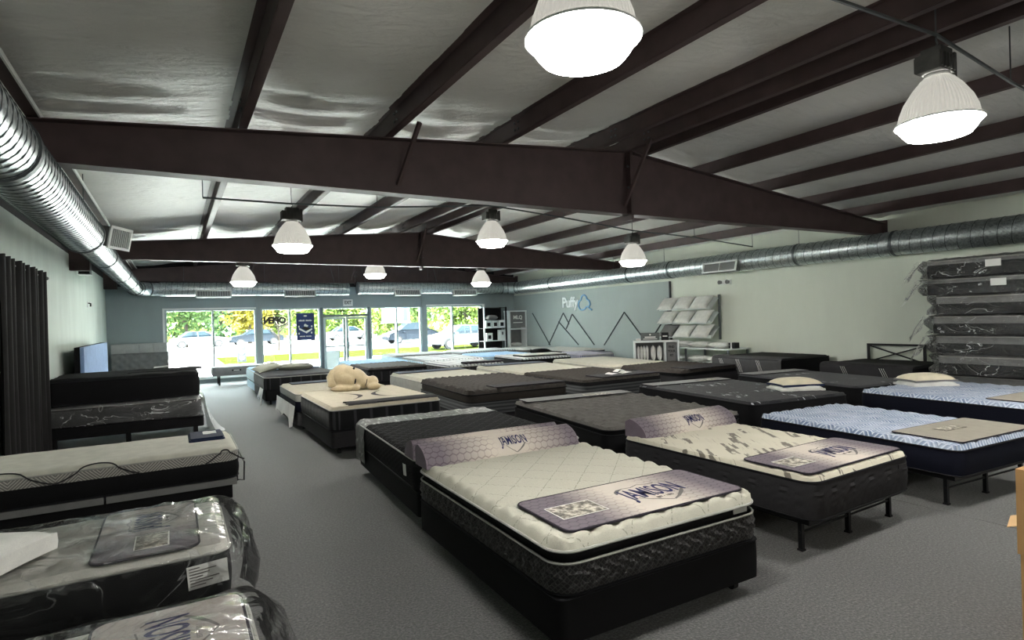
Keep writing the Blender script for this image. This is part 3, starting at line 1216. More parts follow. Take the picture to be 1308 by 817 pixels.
def pane(x0, x1, z0, z1, parent, y=YF + .1):
    MB().box(x0, x1, y - .004, y + .004, z0, z1).build('pane', 'glass', parent, False)
def frame_bar(x0, x1, z0, z1, parent, name, mat='alu_frame'):
    MB().box(x0, x1, YF + .02, YF + .16, z0, z1).build(name, mat, parent, False)
def window(n, xs, mull):
    o = bpy.data.objects.new('window_%d' % n, None)
    COL.objects.link(o)
    struct(o)
    a, b = xs
    frame_bar(a, b, WT - .05, WT, o, 'head_rail')
    frame_bar(a, b, WB, WB + .06, o, 'sill_rail', 'white_metal')
    MB().box(a - .02, b + .02, YF - .06, YF + .02, WB - .02, WB + .012).build('sill_board', 'white_metal', o, False)
    e = [a] + mull + [b]
    for k, x in enumerate(e):
        x0, x1 = (x, x + .05) if k == 0 else (x - .05, x) if k == len(e) - 1 else (x - .028, x + .028)
        frame_bar(x0, x1, WB + .06, WT - .05, o, 'mullion')
    for k in range(len(e) - 1):
        pane(e[k] + .03, e[k + 1] - .03, WB + .06, WT - .05, o)
    return o
window(1, (-.24, 2.39), [1.1])
window(2, (2.54, 4.48), [3.46])
window(3, (6.27, 8.27), [7.29])
window(4, (8.46, 10.93), [9.59])
# white outer casing beside the first and last window
struct(MB().box(-.30, -.24, YF - .02, YF + .16, WB, WT + .05).build('trim_5', 'white_metal', None, False))
struct(MB().box(10.93, 11.03, YF - .02, YF + .16, WB, WT + .05).build('trim_6', 'white_metal', None, False))
struct(MB().box(-.24, 2.39, YF - .02, YF, WT, WT + .05).build('trim_7', 'white_metal', None, False))
struct(MB().box(8.46, 10.93, YF - .02, YF, WT, WT + .05).build('trim_8', 'white_metal', None, False))
# entrance: transom and a pair of glazed leaves
d = bpy.data.objects.new('door_1', None)
COL.objects.link(d)
struct(d)
frame_bar(4.48, 4.58, 0, WT, d, 'jamb', 'alu_dark')
frame_bar(6.17, 6.27, 0, WT, d, 'jamb', 'alu_dark')
frame_bar(4.58, 6.17, WT - .05, WT, d, 'head_rail')
frame_bar(4.58, 6.17, 2.03, 2.11, d, 'transom', 'alu_dark')
pane(4.58, 6.17, 2.11, WT - .05, d)
for x0, x1, hx in ((4.59, 5.365, 5.29), (5.385, 6.16, 5.46)):
    lf = bpy.data.objects.new('leaf', None)
    COL.objects.link(lf)
    lf.parent = d
    for a, b, c, e in ((x0, x0 + .08, .01, 2.02), (x1 - .08, x1, .01, 2.02), (x0 + .08, x1 - .08, 1.94, 2.02), (x0 + .08, x1 - .08, .01, .2), (x0 + .08, x1 - .08, .95, 1.0)):
        MB().box(a, b, YF + .06, YF + .12, c, e).build('leaf_rail', 'alu_frame', lf, False)
    for c, e in ((.2, .95), (1.0, 1.94)):
        MB().box(x0 + .08, x1 - .08, YF + .085, YF + .095, c, e).build('pane', 'glass', lf, False)
    MB().tube([(hx, YF + .02, .85), (hx, YF + .02, 1.25)], .014, 8).build('pull_handle', 'alu_dark', lf)

# ---------------------------------------------------------------- roof
XRDG = 5.65
def roof_z(x):
    return 4.12 - (.077 * (XRDG - x) if x < XRDG else .096 * (x - XRDG))
RAFT = (-1.9, 6.3, 14.33, 20.72)
PUR = [.6, 2.08, 3.56, 5.04, 5.62, 5.98, 7.34, 8.78, 10.18, 11.5]
edges = [XL - .2] + PUR + [XR + .2]
cm = MB()
ys = [YB - .1 + i * .14 for i in range(int((YF + .3 - YB + .1) / .14) + 1)]
for k in range(len(edges) - 1):
    a, b = edges[k], edges[k + 1]
    nxs = 7
    k0 = len(cm.v)
    for y in ys:
        near = min(abs(y - r) for r in RAFT)
        for i in range(nxs + 1):
            t = i / nxs
            x = a + (b - a) * t
            bulge = math.sin(PI * t)
            z = roof_z(x) + .205 - bulge * (.035 + .03 * noise.noise(Vector((k * 3.1, y * .8, 2))))
            wr = math.exp(-(near / .75) ** 2)
            z -= bulge * wr * (.05 + .035 * math.sin(y * 14 + 3 * noise.noise(Vector((x * 2, y * 1.5, k)))))
            z -= bulge * .012 * noise.noise(Vector((x * 3, y * 5, k)))
            cm.v.append((x, y, z))
    w = nxs + 1
    for j in range(len(ys) - 1):
        for i in range(nxs):
            q = k0 + j * w + i
            cm.f.append((q, q + 1, q + w + 1, q + w))
struct(cm.build('ceiling', 'roof_vinyl'))
rd = MB()
for a, b in ((XL - .3, XRDG), (XRDG, XR + .3)):
    k = len(rd.v)
    for x in (a, b):
        for y in (YB - .3, YF + .4):
            for z in (.30, .38):
                rd.v.append((x, y, roof_z(x) + z))
    rd.f += [tuple(k + i for i in q) for q in ((0, 2, 6, 4), (1, 5, 7, 3), (0, 4, 5, 1), (2, 3, 7, 6), (0, 1, 3, 2), (4, 6, 7, 5))]
rf = struct(rd.build('roof', 'white_metal', None, False))  # deck out of view, put in to block light above the ceiling

def zpurlin(x, label, group, flip=1, h=.2):
    t = thing('purlin', label, 'purlin', (x, 0, roof_z(x)), 0, group)
    y0, y1 = YB, YF - .02
    f = flip
    MB().box(-.008, .008, y0, y1, .006, h - .006).build('web', 'steel_brown', t, False)
    MB().box(min(0, f * .075), max(0, f * .075), y0, y1, 0, .007).build('bottom_flange', 'steel_brown', t, False)
    MB().box(min(0, -f * .075), max(0, -f * .075), y0, y1, h - .007, h - .001).build('top_flange', 'steel_brown', t, False)
    MB().box(f * .07 - .004, f * .07 + .004, y0, y1, .006, .024).build('lip', 'steel_brown', t, False)
    for yr in RAFT[1:]:
        for dy in (-.5, -.42, .42, .5):
            for z in (.06, .14):
                MB().lathe([(0, -.012), (.013, -.012), (.013, .012), (0, .012)], 6).build('bolt', 'grey_metal', t).matrix_local = Matrix.Translation((f * -.012, yr + dy, z)) @ Matrix.Rotation(PI / 2, 4, 'Y')
    return t
ORD = ['first', 'second', 'third', 'fourth']
for i, x in enumerate(PUR):
    if abs(x - 5.8) < .3:
        zpurlin(x, 'dark brown steel purlin of the close ridge pair, on the %s side' % ('aisle' if x < 5.8 else 'sage wall'), 'ridge purlins', 1 if x < 5.8 else -1)
    elif x < XRDG:
        zpurlin(x, 'dark brown steel purlin, %s from the left duct' % ORD[i], 'purlins of the aisle-side slope', 1)
    else:
        zpurlin(x, 'dark brown steel purlin, %s from the sage wall' % ORD[len(PUR) - 1 - i], 'purlins of the sage-wall slope', -1)

def rafter(y, label):
    """tapered I-beam frame with flat bottom edge and ridge splice plates"""
    t = thing('rafter', label, 'rafter', (0, y, 0))
    L, Rr = -1.55, 12.36
    web = [(L, 3.25), (XRDG, 3.22), (11.9, 3.24), (Rr, 3.27), (Rr, roof_z(Rr) - .012), (XRDG, roof_z(XRDG) - .012), (L, roof_z(L) - .012)]
    MB().prism(web, 'y', -.008, .008).build('web', 'steel_brown', t, False)
    for pts, nm in (([(L, 3.25), (XRDG, 3.22), (11.9, 3.24), (Rr, 3.27)], 'bottom_flange'), ([(L, roof_z(L) - .012), (XRDG, roof_z(XRDG) - .012), (Rr, roof_z(Rr) - .012)], 'top_flange')):
        m = MB()
        for (xa, za), (xb, zb) in zip(pts, pts[1:]):
            k = len(m.v)
            for x, z in ((xa, za), (xb, zb)):
                for yy in (-.1, .1):
                    for dz in (-.006, .006):
                        m.v.append((x, yy, z + dz))
            m.f += [tuple(k + i for i in q) for q in ((0, 2, 6, 4), (1, 5, 7, 3), (0, 4, 5, 1), (2, 3, 7, 6), (0, 1, 3, 2), (4, 6, 7, 5))]
        m.build(nm, 'steel_brown', t, False)
    for dx in (-.012, .012):
        MB().box(XRDG + dx - .01, XRDG + dx + .01, -.1, .1, 3.14, roof_z(XRDG)).build('splice_plate', 'steel_brown', t, False)
    MB().box(Rr - .02, Rr, -.11, .11, 3.2, roof_z(Rr) + .06).build('end_plate', 'steel_brown', t, False)
    for sx in (2.2, 5.5):
        m = MB()
        m.bar((sx, -.1, 3.32), (sx + .1, -.55, roof_z(sx) + .04), .04, .04)
        m.build('flange_brace', 'steel_brown', t, False)
    for z in (3.45, 3.6, 3.9):
        for sx in (-1, 1):
            MB().lathe([(0, -.02), (.016, -.02), (.016, .02), (0, .02)], 6).build('bolt', 'grey_metal', t).matrix_local = Matrix.Translation((XRDG + sx * .028, -.06, z)) @ Matrix.Rotation(PI / 2, 4, 'Y')
    # the post the beam lands on, mostly hidden by the duct
    MB().box(XL - .005, -1.42, -.1, .1, 3.0, roof_z(-1.6) - .02).build('haunch', 'steel_brown', t, False)
    return t
rafter(RAFT[0], 'dark brown tapered steel roof beam over the bare carpet at the back')
rafter(RAFT[1], 'dark brown tapered steel roof beam over the tufted and herringbone beds')
rafter(RAFT[2], 'dark brown tapered steel roof beam midway between the first beam and the windows')
rafter(RAFT[3], 'dark brown tapered steel roof beam standing against the window wall')
# eave strut along the left edge
t = thing('eave_strut', 'grey steel channel with pale edges running along the eave above the left duct', 'eave strut', (-1.02, 0, roof_z(-1.02) + .01))
MB().box(-.14, .10, YB, YF - .03, 0, .012).build('flange', 'steel_brown', t, False)
MB().box(-.14, -.125, YB, YF - .03, .012, .17).build('web', 'steel_brown', t, False)
MB().box(.088, .102, YB, YF - .03, -.012, .03).build('lip', 'white_metal', t, False)
MB().box(-.02, -.008, YB, YF - .03, -.014, .0).build('edge_strip', 'white_metal', t, False)

# ---------------------------------------------------------------- ducts
def duct_run(t, a, b, r, seam=.15, name='pipe', n=28):
    a, b = Vector(a), Vector(b)
    L = (b - a).length
    d = (b - a).normalized()
    MB().tube([a + d * (L * i / 8) for i in range(9)], r, n).build(name, 'galvanised', t)
    u = Vector((0, 0, 1))
    p = d.cross(u).normalized()
    turns = L / seam
    k = int(turns * 16)
    pts = []
    for i in range(k + 1):
        s = i / k
        an = 2 * PI * turns * s
        pts.append(a + d * L * s + (p * math.cos(an) + u * math.sin(an)) * (r + .001))
    MB().tube(pts, .0065, 4).build('spiral_seam', 'duct_seam', t)
def collar(t, c, d, r, w=.05):
    c, d = Vector(c), Vector(d).normalized()
    MB().tube([c - d * w / 2, c + d * w / 2], r + .012, 28).build('collar', 'duct_seam', t)
def elbow(t, c, start, end, r, n=10):
    """quarter bend: centre-line arc from start to end about c, in plan"""
    c, s, e = Vector(c), Vector(start), Vector(end)
    pts = []
    for i in range(n + 1):
        a = PI / 2 * i / n
        pts.append(c + (s - c) * math.cos(a) + (e - c) * math.sin(a))
    MB().tube(pts, r, 28).build('elbow', 'galvanised', t)
    for i in (0, 3, 7, 10):
        dd = pts[min(i + 1, n)] - pts[max(i - 1, 0)]
        collar(t, pts[i], dd, r, .03)
def grille(t, loc, rotz, tilt, w=1.0, h=.24, depth=.16, n=14):
    """duct-mounted register: box, frame and blades"""
    M = Matrix.Translation(loc) @ Matrix.Rotation(R(rotz), 4, 'Z') @ Matrix.Rotation(R(tilt), 4, 'X')
    g = bpy.data.objects.new('register', None)
    COL.objects.link(g)
    g.parent = t
    g.matrix_local = M
    MB().box(-w / 2 + .02, w / 2 - .02, 0, depth, -h / 2 + .02, h / 2 - .02).build('boot', 'grille_dark', g, False)
    f = MB()
    for a, b, c, e in ((-w / 2, w / 2, h / 2 - .035, h / 2), (-w / 2, w / 2, -h / 2, -h / 2 + .035), (-w / 2, -w / 2 + .035, -h / 2, h / 2), (w / 2 - .035, w / 2, -h / 2, h / 2)):
        f.box(a, b, -.02, 0, c, e)
    f.build('register_frame', 'white_metal', g, False)
    bl = MB()
    for i in range(n):
        x = -w / 2 + .05 + (w - .1) * i / (n - 1)
        bl.box(x - .003, x + .003, -.014, -.002, -h / 2 + .035, h / 2 - .035)
    bl.build('blades', 'white_metal', g, False)
t = thing('spiral_duct', 'galvanised spiral duct along the left wall, turning over the windows', 'duct')
XD, ZD = -.94, 2.98
duct_run(t, (XD, YB + .05, ZD), (XD, 8.7, ZD), .228, .115)
MB().tube([(XD, 8.7, ZD), (XD, 8.95, ZD), (XD, 9.0, ZD)], [.228, .19, .185], 28).build('reducer', 'galvanised', t)
collar(t, (XD, 4.75, ZD), (0, 1, 0), .232, .07)
collar(t, (XD, 8.7, ZD), (0, 1, 0), .228)
duct_run(t, (XD, 9.0, ZD), (XD, 19.75, ZD), .185, .14)
for y in (11.2, 14.6, 17.2):
    collar(t, (XD, y, ZD), (0, 1, 0), .185)
elbow(t, (XD + .6, 19.75, ZD), (XD, 19.75, ZD), (XD + .6, 20.42, ZD), .2)
duct_run(t, (XD + .6, 20.42, ZD), (5.3, 20.42, ZD), .215, .15)
MB().lathe([(0, 0), (.22, 0), (.22, .02), (0, .02)], 24).build('end_cap', 'galvanised', t).matrix_local = Matrix.Translation((5.3, 20.42, ZD)) @ Matrix.Rotation(PI / 2, 4, 'Y')
grille(t, (-.60, 9.35, 3.02), 62, 12, .46, .30, .30, 10)
grille(t, (1.1, 20.16, 2.83), 0, -18, 1.0, .24, .14)
grille(t, (3.65, 20.16, 2.84), 0, -18, 1.0, .24, .14)
for x in (.3, 2.6, 5.0):
    MB().tube([(x, 20.42, 3.15), (x, 20.42, roof_z(x) - .005)], .006, 5).build('hanger', 'grey_metal', t)
for y in (3.2, 9.0, 16.0):
    MB().tube([(XD, y, 3.15), (XD, y, roof_z(XD) + .16)], .006, 5).build('hanger', 'grey_metal', t)
ZD = 3.02
t = thing('spiral_duct', 'galvanised spiral duct along the sage wall with a register near the pillow rack', 'duct')
XD2, ZD2, RD2 = 12.06, 3.02, .235
duct_run(t, (5.66, 20.42, ZD), (11.45, 20.42, ZD), .215, .15)
MB().lathe([(0, 0), (.22, 0), (.22, .02), (0, .02)], 24).build('end_cap', 'galvanised', t).matrix_local = Matrix.Translation((5.64, 20.42, ZD)) @ Matrix.Rotation(PI / 2, 4, 'Y')
elbow(t, (11.45, 19.8, ZD), (11.45, 20.42, ZD), (12.06, 19.8, ZD), .225)
duct_run(t, (XD2, 19.8, ZD2), (XD2, YB + .05, ZD2), RD2, .19)
for y in (17.6, 13.4, 11.7, 7.9, 5.9, 3.2):
    collar(t, (XD2, y, ZD2), (0, 1, 0), RD2)
grille(t, (7.4, 20.16, 2.85), 0, -18, 1.0, .24, .14)
grille(t, (9.72, 20.16, 2.84), 0, -18, 1.0, .24, .14)
grille(t, (11.77, 9.85, 2.92), -90, -14, 1.05, .27, .16, 3)
for y in (17.0, 14.2, 12.0, 7.9, 3.4):
    MB().tube([(XD2, y, 3.25), (XD2, y, roof_z(XD2) + .16)], .005, 5).build('hanger', 'grey_metal', t)
for x in (6.2, 8.3, 10.6):
    MB().tube([(x, 20.42, 3.2), (x, 20.42, roof_z(x) - .005)], .006, 5).build('hanger', 'grey_metal', t)

# ---------------------------------------------------------------- lamps
def lamp(loc, label, zc):
    """high-bay lamp: driver box, bell reflector, glowing prismatic lens; loc is the lens rim"""
    x, y, z = loc
    t = thing('high_bay_lamp', label, 'ceiling lamp', (x, y, z))
    MB().lathe([(.28, 0), (.285, .012), (.268, .03), (.255, .09), (.225, .17), (.17, .26), (.115, .33), (.09, .35)], 48).build('reflector', 'lamp_reflector', t)
    MB().lathe([(.282, .004), (.284, -.004), (.262, -.03), (.235, -.07), (.21, -.10), (.12, -.112), (0, -.115)], 40).build('lens', 'lamp_lens', t)
    m = MB()
    m.tube([(.287 * math.cos(2 * PI * i / 40), .287 * math.sin(2 * PI * i / 40), 0) for i in range(41)], .007, 6, False)
    m.build('lens_clip_ring', 'white_metal', t)
    h = MB()
    h.lathe([(.085, .345), (.085, .38), (0, .38)], 20)
    h.build('neck', 'cast_grey', t)
    b = bpy.data.objects.new('driver_box', None)
    COL.objects.link(b)
    b.parent = t
    MB().box(-.15, .11, -.085, .085, .378, .51).build('housing', 'cast_grey', b, False)
    MB().box(.11, .145, -.075, .075, .36, .545).build('cover_plate', 'cast_grey', b, False)
    MB().box(-.09, .09, -.07, .07, .51, .565).build('junction_box', 'cast_grey', b, False)
    for k in range(5):
        xx = -.13 + .05 * k
        MB().box(xx - .006, xx + .006, -.098, .098, .39, .50).build('fin', 'cast_grey', b, False)
    hk = MB()
    hk.tube([(0, 0, .56), (0, .012, .585), (.02, .012, .60), (.02, 0, .62), (0, 0, .64), (0, 0, zc - z)], .008, 6)
    hk.build('hook', 'grey_metal', t)
    return t
def conduit(pts, label):
    t = thing('conduit', label, 'conduit')
    MB().tube(pts, .014, 7).build('pipe', 'grey_metal', t)
    for p in pts:
        z = roof_z(p[0])
        if z - p[2] > .03:
            MB().tube([p, (p[0], p[1], z + .19)], .006, 5).build('drop_rod', 'grey_metal', t)
    return t
conduit([(.5, 2.32, 3.72), (1.80, 2.30, 3.74), (3.4, 2.25, 3.86), (5.17, 2.20, 3.90), (6.4, 2.16, 3.74), (8.5, 2.1, 3.55), (12.3, 2.0, 3.34)], 'grey conduit feeding the lamps over the pillow-top bed with the shield pad')
conduit([(.4, 9.2, 3.62), (1.58, 9.2, 3.62), (2.9, 9.2, 3.66), (5.0, 9.2, 3.84), (6.6, 9.2, 3.72), (8.35, 9.2, 3.56), (10.2, 9.2, 3.5), (12.2, 9.2, 3.36)], 'grey conduit feeding the lamps between the two middle roof beams')
conduit([(.4, 15.0, 3.48), (1.45, 15.0, 3.48), (4.62, 15.0, 3.71), (7.75, 15.0, 3.5), (12.2, 15.0, 3.36)], 'grey conduit feeding the lamps nearest the window wall')
lamp((1.80, 2.30, 3.18), 'lit bell-shaped warehouse lamp above the aisle end of the shield-pad bed', 3.74)
lamp((5.17, 2.20, 3.216), 'lit bell-shaped warehouse lamp above the dash-patterned ivory bed', 3.90)
lamp((1.58, 9.2, 2.99), 'lit bell-shaped warehouse lamp above the bed with the plush dog', 3.62)
lamp((5.0, 9.2, 3.20), 'lit bell-shaped warehouse lamp under the ridge, above the umber pillow-top bed', 3.84)
lamp((8.35, 9.2, 2.92), 'lit bell-shaped warehouse lamp near the sage wall duct register', 3.56)
lamp((1.45, 15.0, 2.84), 'lit bell-shaped warehouse lamp above the black bed with olive pillows', 3.48)
lamp((4.62, 15.0, 3.06), 'lit bell-shaped warehouse lamp in front of the entrance doors', 3.71)
lamp((7.75, 15.0, 2.85), 'lit bell-shaped warehouse lamp above the white quilted beds', 3.50)
lamp((8.5, 2.1, 2.94), 'added unseen lit bell-shaped warehouse lamp above the pale blue bed beside the wrapped stack', 3.55)  # out of view, added to continue the lamp grid and help light the room
lamp((1.6, -4.6, 3.02), 'added unseen lit bell-shaped warehouse lamp over the bare carpet, aisle side', 3.62)  # this row behind the camera is unseen, added for more light
lamp((5.0, -4.6, 3.20), 'added unseen lit bell-shaped warehouse lamp over the bare carpet, under the ridge', 3.84)
lamp((8.3, -4.6, 2.94), 'added unseen lit bell-shaped warehouse lamp over the bare carpet, sage wall side', 3.56)
conduit([(.4, -4.6, 3.62), (1.6, -4.6, 3.62), (5.0, -4.6, 3.84), (8.3, -4.6, 3.56), (12.2, -4.6, 3.36)], 'grey conduit feeding the added lamps over the bare carpet at the back')
# loose cables that drop to the duct gap over the doors
for k, (x, z0, lab) in enumerate(((4.75, 3.0, 'thin pale cable dropping behind the duct left of the doors'), (5.85, 3.0, 'thin pale cable dropping to the duct right of the doors'), (8.6, 3.0, 'thin pale cable looping down by the slate column'))):
    o = MB().tube([(x, 20.55, 3.75), (x + .04, 20.5, 3.5), (x + .1, 20.5, 3.25), (x + .12, 20.6, z0)], .01, 5).build('cable', 'grey_metal', None)
    tag(o, lab, 'cable')

# ---------------------------------------------------------------- beds, first row by the bare carpet
mattress('A1', 'cream quilted pillow-top mattress with a shield pad, on a black box spring', (1.66, 2.45), 1.56, 2.08, -1, .345, .635,
         'diamond_side', 'cream_quilt', 'tape_white', q_diamond(.30, .008, .022), s_wave(.10, .05, .009), .13, .062, 'black_cloth', .06, scal(.17, .018), .026, .022, 12, crown=.055)
bed_base('A1', 'black box spring under the cream pillow-top mattress with the shield pad', .10)
mattress('A2', 'ivory mattress with taupe dashes and grey sides, on thin steel legs', (3.93, 2.52), 1.42, 2.02, 1, .255, .575,
         'charcoal', 'dash_ticking', 'tape_dark', q_soft(.010), s_arc(.006), .12, None, edge=.05, scallop=scal(.13, .008), res=.035, ds=.03, rows=12, crown=.035)
steel_frame('A2', 'black folding steel frame under the dash-patterned ivory mattress')
mattress('A3', 'pale blue herringbone mattress with navy sides and a tan pad, on steel legs', (5.90, 2.42), 1.48, 2.14, -4, .275, .555,
         'navy_side', 'blue_herring', 'tape_dark', q_diamond(.3, .010, .02), None, .10, None, edge=.05, scallop=scal(.2, .014), res=.04, crown=.045)
steel_frame('A3', 'black folding steel frame under the pale blue mattress with the tan pad')
mattress('A4', 'pale blue herringbone mattress with two stacked pillows, beside the wrapped stack', (8.38, 2.62), 1.9, 2.1, -4, .31, .62,
         'navy_side', 'blue_herring', 'tape_dark', q_diamond(.3, .010, .02), None, .10, None, edge=.05, scallop=scal(.2, .014), res=.05, crown=.045)
bed_base('A4', 'navy box spring under the pale blue mattress with the stacked pillows', .08, 'navy_side')
# second row, head to head with the first
mattress('B1', 'black mattress with herringbone sides and a silver foot cover', (1.76, 4.70), 1.70, 2.28, -3, .33, .62,
         'black_sateen', 'black_quilt', 'tape_white', q_diamond(.16, .008, .016), s_herring(.05, .006), .12, None, edge=.05, res=.035, ds=.022, rows=14, crown=.03)
bed_base('B1', 'black box spring under the herringbone-sided black mattress', .11)
mattress('B2', 'grey deeply tufted mattress with dark sides and a plain grey pad', (3.98, 4.86), 1.94, 2.48, -6, .26, .60,
         'black_cloth', 'tuft_grey', 'tape_dark', q_tuft(.26, .19, .06), None, .13, .05, 'black_cloth', .07, None, .035, crown=.05)
bed_base('B2', 'black box spring under the grey tufted mattress', .06)
mattress('B3', 'black ribbed-knit mattress with pale flecks and a white pillow pair', (6.48, 4.93), 1.80, 2.58, -7, .27, .60,
         'black_cloth', 'black_fleck', 'tape_dark', q_channel(.10, .010, 1, .2), s_vert(.12, .006), .12, None, edge=.05, res=.05, crown=.035)
bed_base('B3', 'black box spring under the pale-flecked black mattress with the pillow pair', .06)
mattress('B4', 'slate mattress with sparse pale flecks and a grey pad, near the X-shaped headboard', (8.94, 4.98), 1.52, 2.5, -8, .27, .60,
         'black_cloth', 'slate_fleck', 'tape_dark', q_soft(.004), None, .12, None, edge=.05, res=.06, crown=.03)
bed_base('B4', 'black box spring under the sparse-flecked slate mattress', .06)
# third row
mattress('C1', 'beige mattress with black ribbed sides under the plush dog', (1.80, 8.02), 1.62, 2.2, 0, .33, .66,
         'black_ribs', 'beige_knit', 'tape_white', q_channel(.11, .005, 0, .35), s_vert(.22, .010), .10, None, edge=.06, res=.05, crown=.05)
bed_base('C1', 'dark grey box spring under the beige mattress with the plush dog', .10, 'charcoal')
mattress('C2', 'umber pillow-top mattress with channelled grey sides', (3.86, 8.0), 1.84, 2.4, -3, .30, .70,
         'grey_channel', 'umber_knit', 'tape_dark', q_channel(.15, .028, 0, .35), s_horz(.07, .006), .14, .12, 'umber_knit', .09, scal(.13, .014), .045, crown=.07)
bed_base('C2', 'dark box spring under the umber pillow-top mattress', .05, 'charcoal')
mattress('C3', 'umber small-diamond mattress with channelled sides and a white card on it', (6.12, 8.06), 1.86, 2.1, 0, .30, .68,
         'grey_channel', 'umber_quilt', 'tape_dark', q_diamond(.13, .010, .020), s_horz(.07, .006), .12, .05, 'charcoal', .07, None, .045, crown=.05)
bed_base('C3', 'dark box spring under the small-diamond umber mattress', .05, 'charcoal')
mattress('C4', 'black mattress with a ruffled dark edge and a flat charcoal pad', (8.62, 8.2), 1.8, 1.80, 2, .30, .66,
         'charcoal', 'umber_knit', 'tape_dark', q_channel(.14, .03, 0, .5), s_horz(.08, .006), .12, .06, 'black_cloth', .07, scal(.14, .016), .05, crown=.06)
bed_base('C4', 'dark box spring under the ruffled black mattress', .05, 'black_base')
# fourth row
mattress('D1', 'cream mattress with a navy lower side and torn white wrap, behind the plush dog', (1.76, 10.32), 1.60, 1.86, 0, .30, .645,
         'navy_side', 'beige_knit', 'tape_white', q_soft(.004), s_vert(.2, .006), .12, None, edge=.07, res=.07, cap=.12, capmat='white_knit', crown=.04)
bed_base('D1', 'grey box spring under the cream and navy mattress behind the plush dog', .08, 'dark_grey_cloth')
mattress('D2', 'smooth white mattress with a navy band, behind the umber pillow-top', (4.12, 10.48), 1.72, 2.1, 0, .34, .66,
         'white_knit', 'ivory_knit', 'tape_white', q_soft(.004), None, .12, None, edge=.08, res=.08, crown=.06)
bed_base('D2', 'charcoal box spring under the smooth white mattress with a navy band', .05, 'charcoal')
mattress('D3', 'ivory dimpled mattress with a navy band, behind the small-diamond umber mattress', (6.22, 10.38), 1.82, 2.55, -5, .32, .65,
         'ivory_knit', 'ivory_knit', 'tape_white', q_small(.09, .004), None, .12, None, edge=.08, res=.06, crown=.06)
bed_base('D3', 'charcoal box spring under the ivory dimpled mattress with the navy band', .05, 'charcoal')
mattress('D4', 'ivory dimpled mattress beside the white display cubby', (8.46, 10.34), 1.74, 2.68, -7, .32, .66,
         'ivory_knit', 'ivory_knit', 'tape_white', q_small(.09, .004), None, .12, None, edge=.08, res=.06, crown=.06)
bed_base('D4', 'charcoal box spring under the ivory mattress beside the cubby', .05, 'charcoal')
# fifth and sixth rows, towards the windows
mattress('E1', 'black mattress with a grey top edge and two olive pillows', (1.72, 14.0), 1.62, 2.1, 0, .33, .66,
         'black_ribs', 'charcoal', 'tape_white', q_soft(.006), s_vert(.2, .008), .10, None, edge=.06, res=.08, crown=.045)
bed_base('E1', 'black box spring under the mattress with the olive pillows', .10)
mattress('F1', 'icy blue mattress with ribbed sides, behind the olive pillows', (1.76, 16.2), 1.62, 2.0, 0, .32, .63,
         'blue_ribs', 'sky_blue', 'tape_white', q_soft(.006), s_vert(.2, .008), .10, None, edge=.06, res=.08, crown=.045)
bed_base('F1', 'icy blue box spring under the ribbed blue mattress', .10, 'ice_blue')
mattress('E2', 'charcoal quilted mattress with grey ribs, in front of the entrance doors', (4.18, 14.36), 1.60, 1.9, 0, .30, .65,
         'black_ribs', 'umber_knit', 'tape_dark', q_tuft(.2, .14, .02), s_vert(.2, .010), .10, .05, 'black_cloth', .07, scal(.13, .014), .05, crown=.05)
bed_base('E2', 'black box spring under the charcoal quilted mattress', .05)
mattress('F2', 'sky blue mattress behind the charcoal quilted one, by the entrance', (4.28, 16.42), 1.70, 1.9, -3, .32, .64,
         'ice_blue', 'sky_blue', 'tape_white', q_soft(.006), None, .10, None, edge=.06, res=.08, crown=.045)
bed_base('F2', 'pale blue box spring under the sky blue mattress by the entrance', .05, 'ice_blue')
mattress('E3', 'white channel-quilted mattress with a black throw folded over its foot', (5.96, 13.4), 1.62, 1.9, 0, .32, .65,
         'black_ribs', 'white_quilt', 'tape_white', q_channel(.16, .03, 0, .0), None, .10, None, edge=.06, res=.05, crown=.05)
bed_base('E3', 'black box spring under the white mattress with the black throw', .05)
mattress('F3', 'white channel-quilted mattress with pale blue sides, behind the black throw', (6.22, 15.5), 1.8, 2.5, -2, .32, .65,
         'blue_ribs', 'white_quilt', 'tape_white', q_channel(.16, .03, 0, .0), None, .10, None, edge=.06, res=.06, crown=.05)
bed_base('F3', 'pale blue box spring under the white quilted mattress', .05, 'ice_blue')
mattress('E4', 'white quilted mattress with black piping and a rolled topper on it', (8.42, 13.9), 1.62, 2.0, -4, .32, .66,
         'black_cloth', 'white_quilt', 'tape_dark', q_channel(.16, .028, 0, .0), None, .10, None, edge=.06, res=.06, crown=.05)
bed_base('E4', 'black box spring under the white mattress with the rolled topper', .05)
mattress('F4', 'sky blue mattress between the white quilted ones and the black display rack', (8.40, 16.2), 1.8, 1.9, -2, .32, .63,
         'ice_blue', 'sky_blue', 'tape_white', q_soft(.006), None, .10, None, edge=.06, res=.08, crown=.045)
bed_base('F4', 'pale blue box spring under the sky blue mattress by the display rack', .05, 'ice_blue')
mattress('G1', 'light grey mattress with an icy blue side, nearest the entrance windows', (6.30, 18.5), 2.1, 1.6, 0, .32, .66,
         'ice_blue', 'grey_cloth', 'tape_white', q_soft(.006), None, .10, None, edge=.06, res=.08, crown=.045)
bed_base('G1', 'icy blue box spring under the light grey mattress by the windows', .05, 'ice_blue')
mattress('G2', 'white mattress nearest the window with the parked car outside', (8.75, 18.4), 2.2, 1.7, 0, .32, .66,
         'grey_cloth', 'white_quilt', 'tape_white', q_soft(.006), None, .10, None, edge=.06, res=.08, crown=.045)
bed_base('G2', 'grey box spring under the white mattress nearest the parked car', .05, 'dark_grey_cloth')
mattress('E5', 'lilac-striped mattress with a dark blue foot, beside the white display cubby', (10.20, 13.55), 1.15, 1.4, -8, .30, .70,
         'lilac_ribs', 'lilac', 'tape_white', q_soft(.006), None, .10, None, edge=.06, res=.08, crown=.05)
bed_base('E5', 'navy box spring under the lilac-striped mattress', .05, 'navy_cloth')
